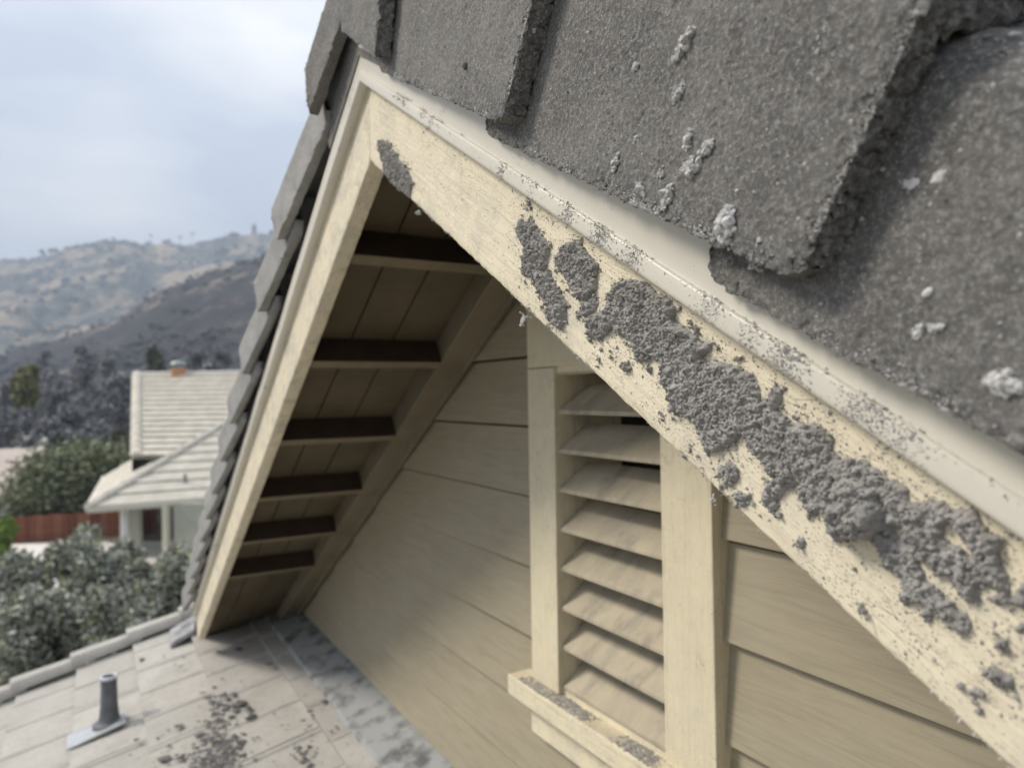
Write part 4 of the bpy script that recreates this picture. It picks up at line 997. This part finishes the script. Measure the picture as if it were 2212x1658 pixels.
for i, (px, ty, wp, d, lab) in enumerate(spec):
    tree('tree', px, ty, wp, d, lab, L_grey, 'tree', GT, n=2800, leaf=.30, seed=30+i, trunk_frac=.25, nclump=9, gap=.95)

# hills ---------------------------------------------------------------------------
def hill(name, ridge, d_ridge, d_near, base_y, mat, label, seed, rough_, nu=260, nv=90, back=1.5):
    rx = np.array([p[0] for p in ridge], float); ry = np.array([p[1] for p in ridge], float); us = np.linspace(rx[0], rx[-1], nu); V = []
    ridge_y = np.interp(us, rx, ry); ts = np.linspace(0, back, nv); vals = []
    for t in ts:
        d = d_near+(d_ridge-d_near)*t
        for x, yr in zip(us, ridge_y):
            top_ = P(x, yr, d_ridge)[2]; base_ = 0.; q = P(x, 800, d)
            f = t if t <= 1 else 1-(t-1)*.9; f = f**1.15 if t <= 1 else f
            V.append((q[0], q[1], base_-3+(top_-base_+3)*f))
    V = np.array(V); L_ = d_ridge/14; env = np.repeat(np.sin(np.clip(ts, 0, 1)*math.pi)**.5*.9+.1, nu)
    ridgef = (1-np.abs(fbm(V*np.array([1, 1, 0])/L_, 5, seed)))-.6
    V[:, 2] += ridgef*rough_*env+fbm(V/(L_*.18), 3, seed+5)*rough_*.16
    return obj(name, V, grid_faces(nv, nu), mat, smooth=True, kind='structure', label=label), V
def hill_mat(name, tan, scrub, sc, lo, hi):
    m = Mat(name, .95, .1); m.col(tan).mixc(m.ramp(m.noise(sc, 7, .68), lo, hi), scrub).mixc(m.ramp(m.noise(sc*3.3, 4, .6), .55, .68, 0, .6), tuple(v*.7 for v in scrub))
    return m.done()
m_far = hill_mat('far_hill_scrub', (.33, .26, .18), (.075, .085, .075), .012, .42, .54)
m_near = hill_mat('burnt_hill', (.25, .21, .165), (.045, .043, .045), .022, .34, .47)
farh, FV = hill('far_hills', [(-700, 640), (-300, 600), (0, 562), (90, 556), (150, 535), (210, 523), (270, 520), (330, 527), (400, 528), (430, 524), (480, 512), (545, 505), (575, 506), (700, 480), (1000, 500), (1600, 560)], 1500, 620, 800, m_far, 'far hazy hills with tan slopes and dark scrub', 3, 46)
nearh, NV = hill('burnt_hillside', [(-700, 850), (-200, 800), (0, 770), (60, 748), (130, 735), (200, 712), (260, 690), (330, 640), (400, 607), (470, 578), (560, 558), (700, 520), (1000, 500), (1600, 520)], 520, 190, 800, m_near, 'dark burnt hillside with pale bare patches', 9, 15)
# scrub clumps on the hills (stuff)
def scrub(Vh, n, size, mat, label, seed, nu=260, rows=60):
    r_ = np.random.default_rng(seed); ids = r_.integers(0, nu*rows, n); pt = Vh[ids]+r_.normal(0, size*1.5, (n, 3))*[1, 1, 0]
    k = fbm(pt*np.array([1, 1, 0])*.02, 3, seed) > -.05; pt = pt[k]
    return grit('hill_scrub', pt, r_.uniform(.5, 1.4, len(pt))*size, mat, label, seed=seed, squash=np.tile([1, 1, .7], (len(pt), 1)))
scrub(NV, 9000, 1.6, simple('scrub_dark', (.05, .05, .052), (.09, .088, .085), .3), 'dark scrub dotting the burnt hillside', 5)
scrub(FV, 9000, 5., simple('scrub_far', (.07, .08, .065), (.11, .12, .095), .1), 'dark scrub dotting the far hills', 6)
# palms and mast on the skyline
def palm(px, ybase, ytop, d, label):
    b = P(px, ybase, d); t = P(px, ytop, d); root = thing('palm_tree', label, 'palm tree', tuple(b), 'palms on the far skyline'); r = .5; v = []
    for q, rr in ((b-[0, 0, 12], r), (t, r*.6)): v += [q+np.array([rr*math.cos(a), rr*math.sin(a), 0]) for a in np.arange(6)*1.047]
    obj('trunk', v, [tuple(q) for q in grid_faces(2, 6, True).tolist()], m_bark, root); pa = []
    r_ = np.random.default_rng(px)
    for k in range(16):
        a = k*6.283/16+r_.uniform(-.1, .1); dr = np.array([math.cos(a), math.sin(a), 0]); sd_ = np.array([-math.sin(a), math.cos(a), 0]); L_ = r_.uniform(5, 7.5); el = r_.uniform(-.2, .9)
        p0, p1, p2 = t, t+dr*L_*.5+np.array([0, 0, L_*.4*el]), t+dr*L_*.9+np.array([0, 0, L_*(.3*el-.45)])
        pa.append(([p0-sd_*.3, p0+sd_*.3, p1+sd_*.9, p1-sd_*.9, p2+sd_*.2, p2-sd_*.2], [(0, 1, 2, 3), (3, 2, 4, 5)]))
    obj('crown', *joinm(pa), L_green, root)
palm(325, 530, 508, 1480, 'left palm alone on the far skyline')
palm(415, 528, 504, 1480, 'taller palm right of the gap on the far skyline')
palm(389, 528, 512, 1480, 'thin small palm between the other two on the far skyline')
mb = P(549, 508, 1490); tw = thing('lookout_tower', 'small pointed tower on the far hilltop beside the tiled gable edge', 'tower', tuple(mb))
tv, tf = lathe([(13, -14), (9, 0), (5, 7), (4.2, 18), (2.6, 22), (.3, 27)], 10); obj('tower_shaft', tv+mb, tf, simple('tower_stone', (.16, .16, .165)), tw)
tv, tf = lathe([(5.6, 14), (6.2, 15.5), (5.6, 17)], 10); obj('balcony', tv+mb, tf, bpy.data.materials['tower_stone'], tw)

# haze ------------------------------------------------------------------------------
hm = bpy.data.materials.new('haze'); hm.use_nodes = True; ht = hm.node_tree; ht.nodes.remove(ht.nodes['Principled BSDF'])
vol = ht.nodes.new('ShaderNodeVolumePrincipled'); vol.inputs['Color'].default_value = (.70, .82, 1, 1); vol.inputs['Density'].default_value = .00052; vol.inputs['Anisotropy'].default_value = 0.
ht.links.new(vol.outputs[0], ht.nodes['Material Output'].inputs['Volume'])
hz = obj('haze', box8(-2900, 2900, -2900, 2900, -45, 470), BOXF, hm, kind='stuff', label='thin pale haze over the valley')
hz.display_type = 'WIRE'
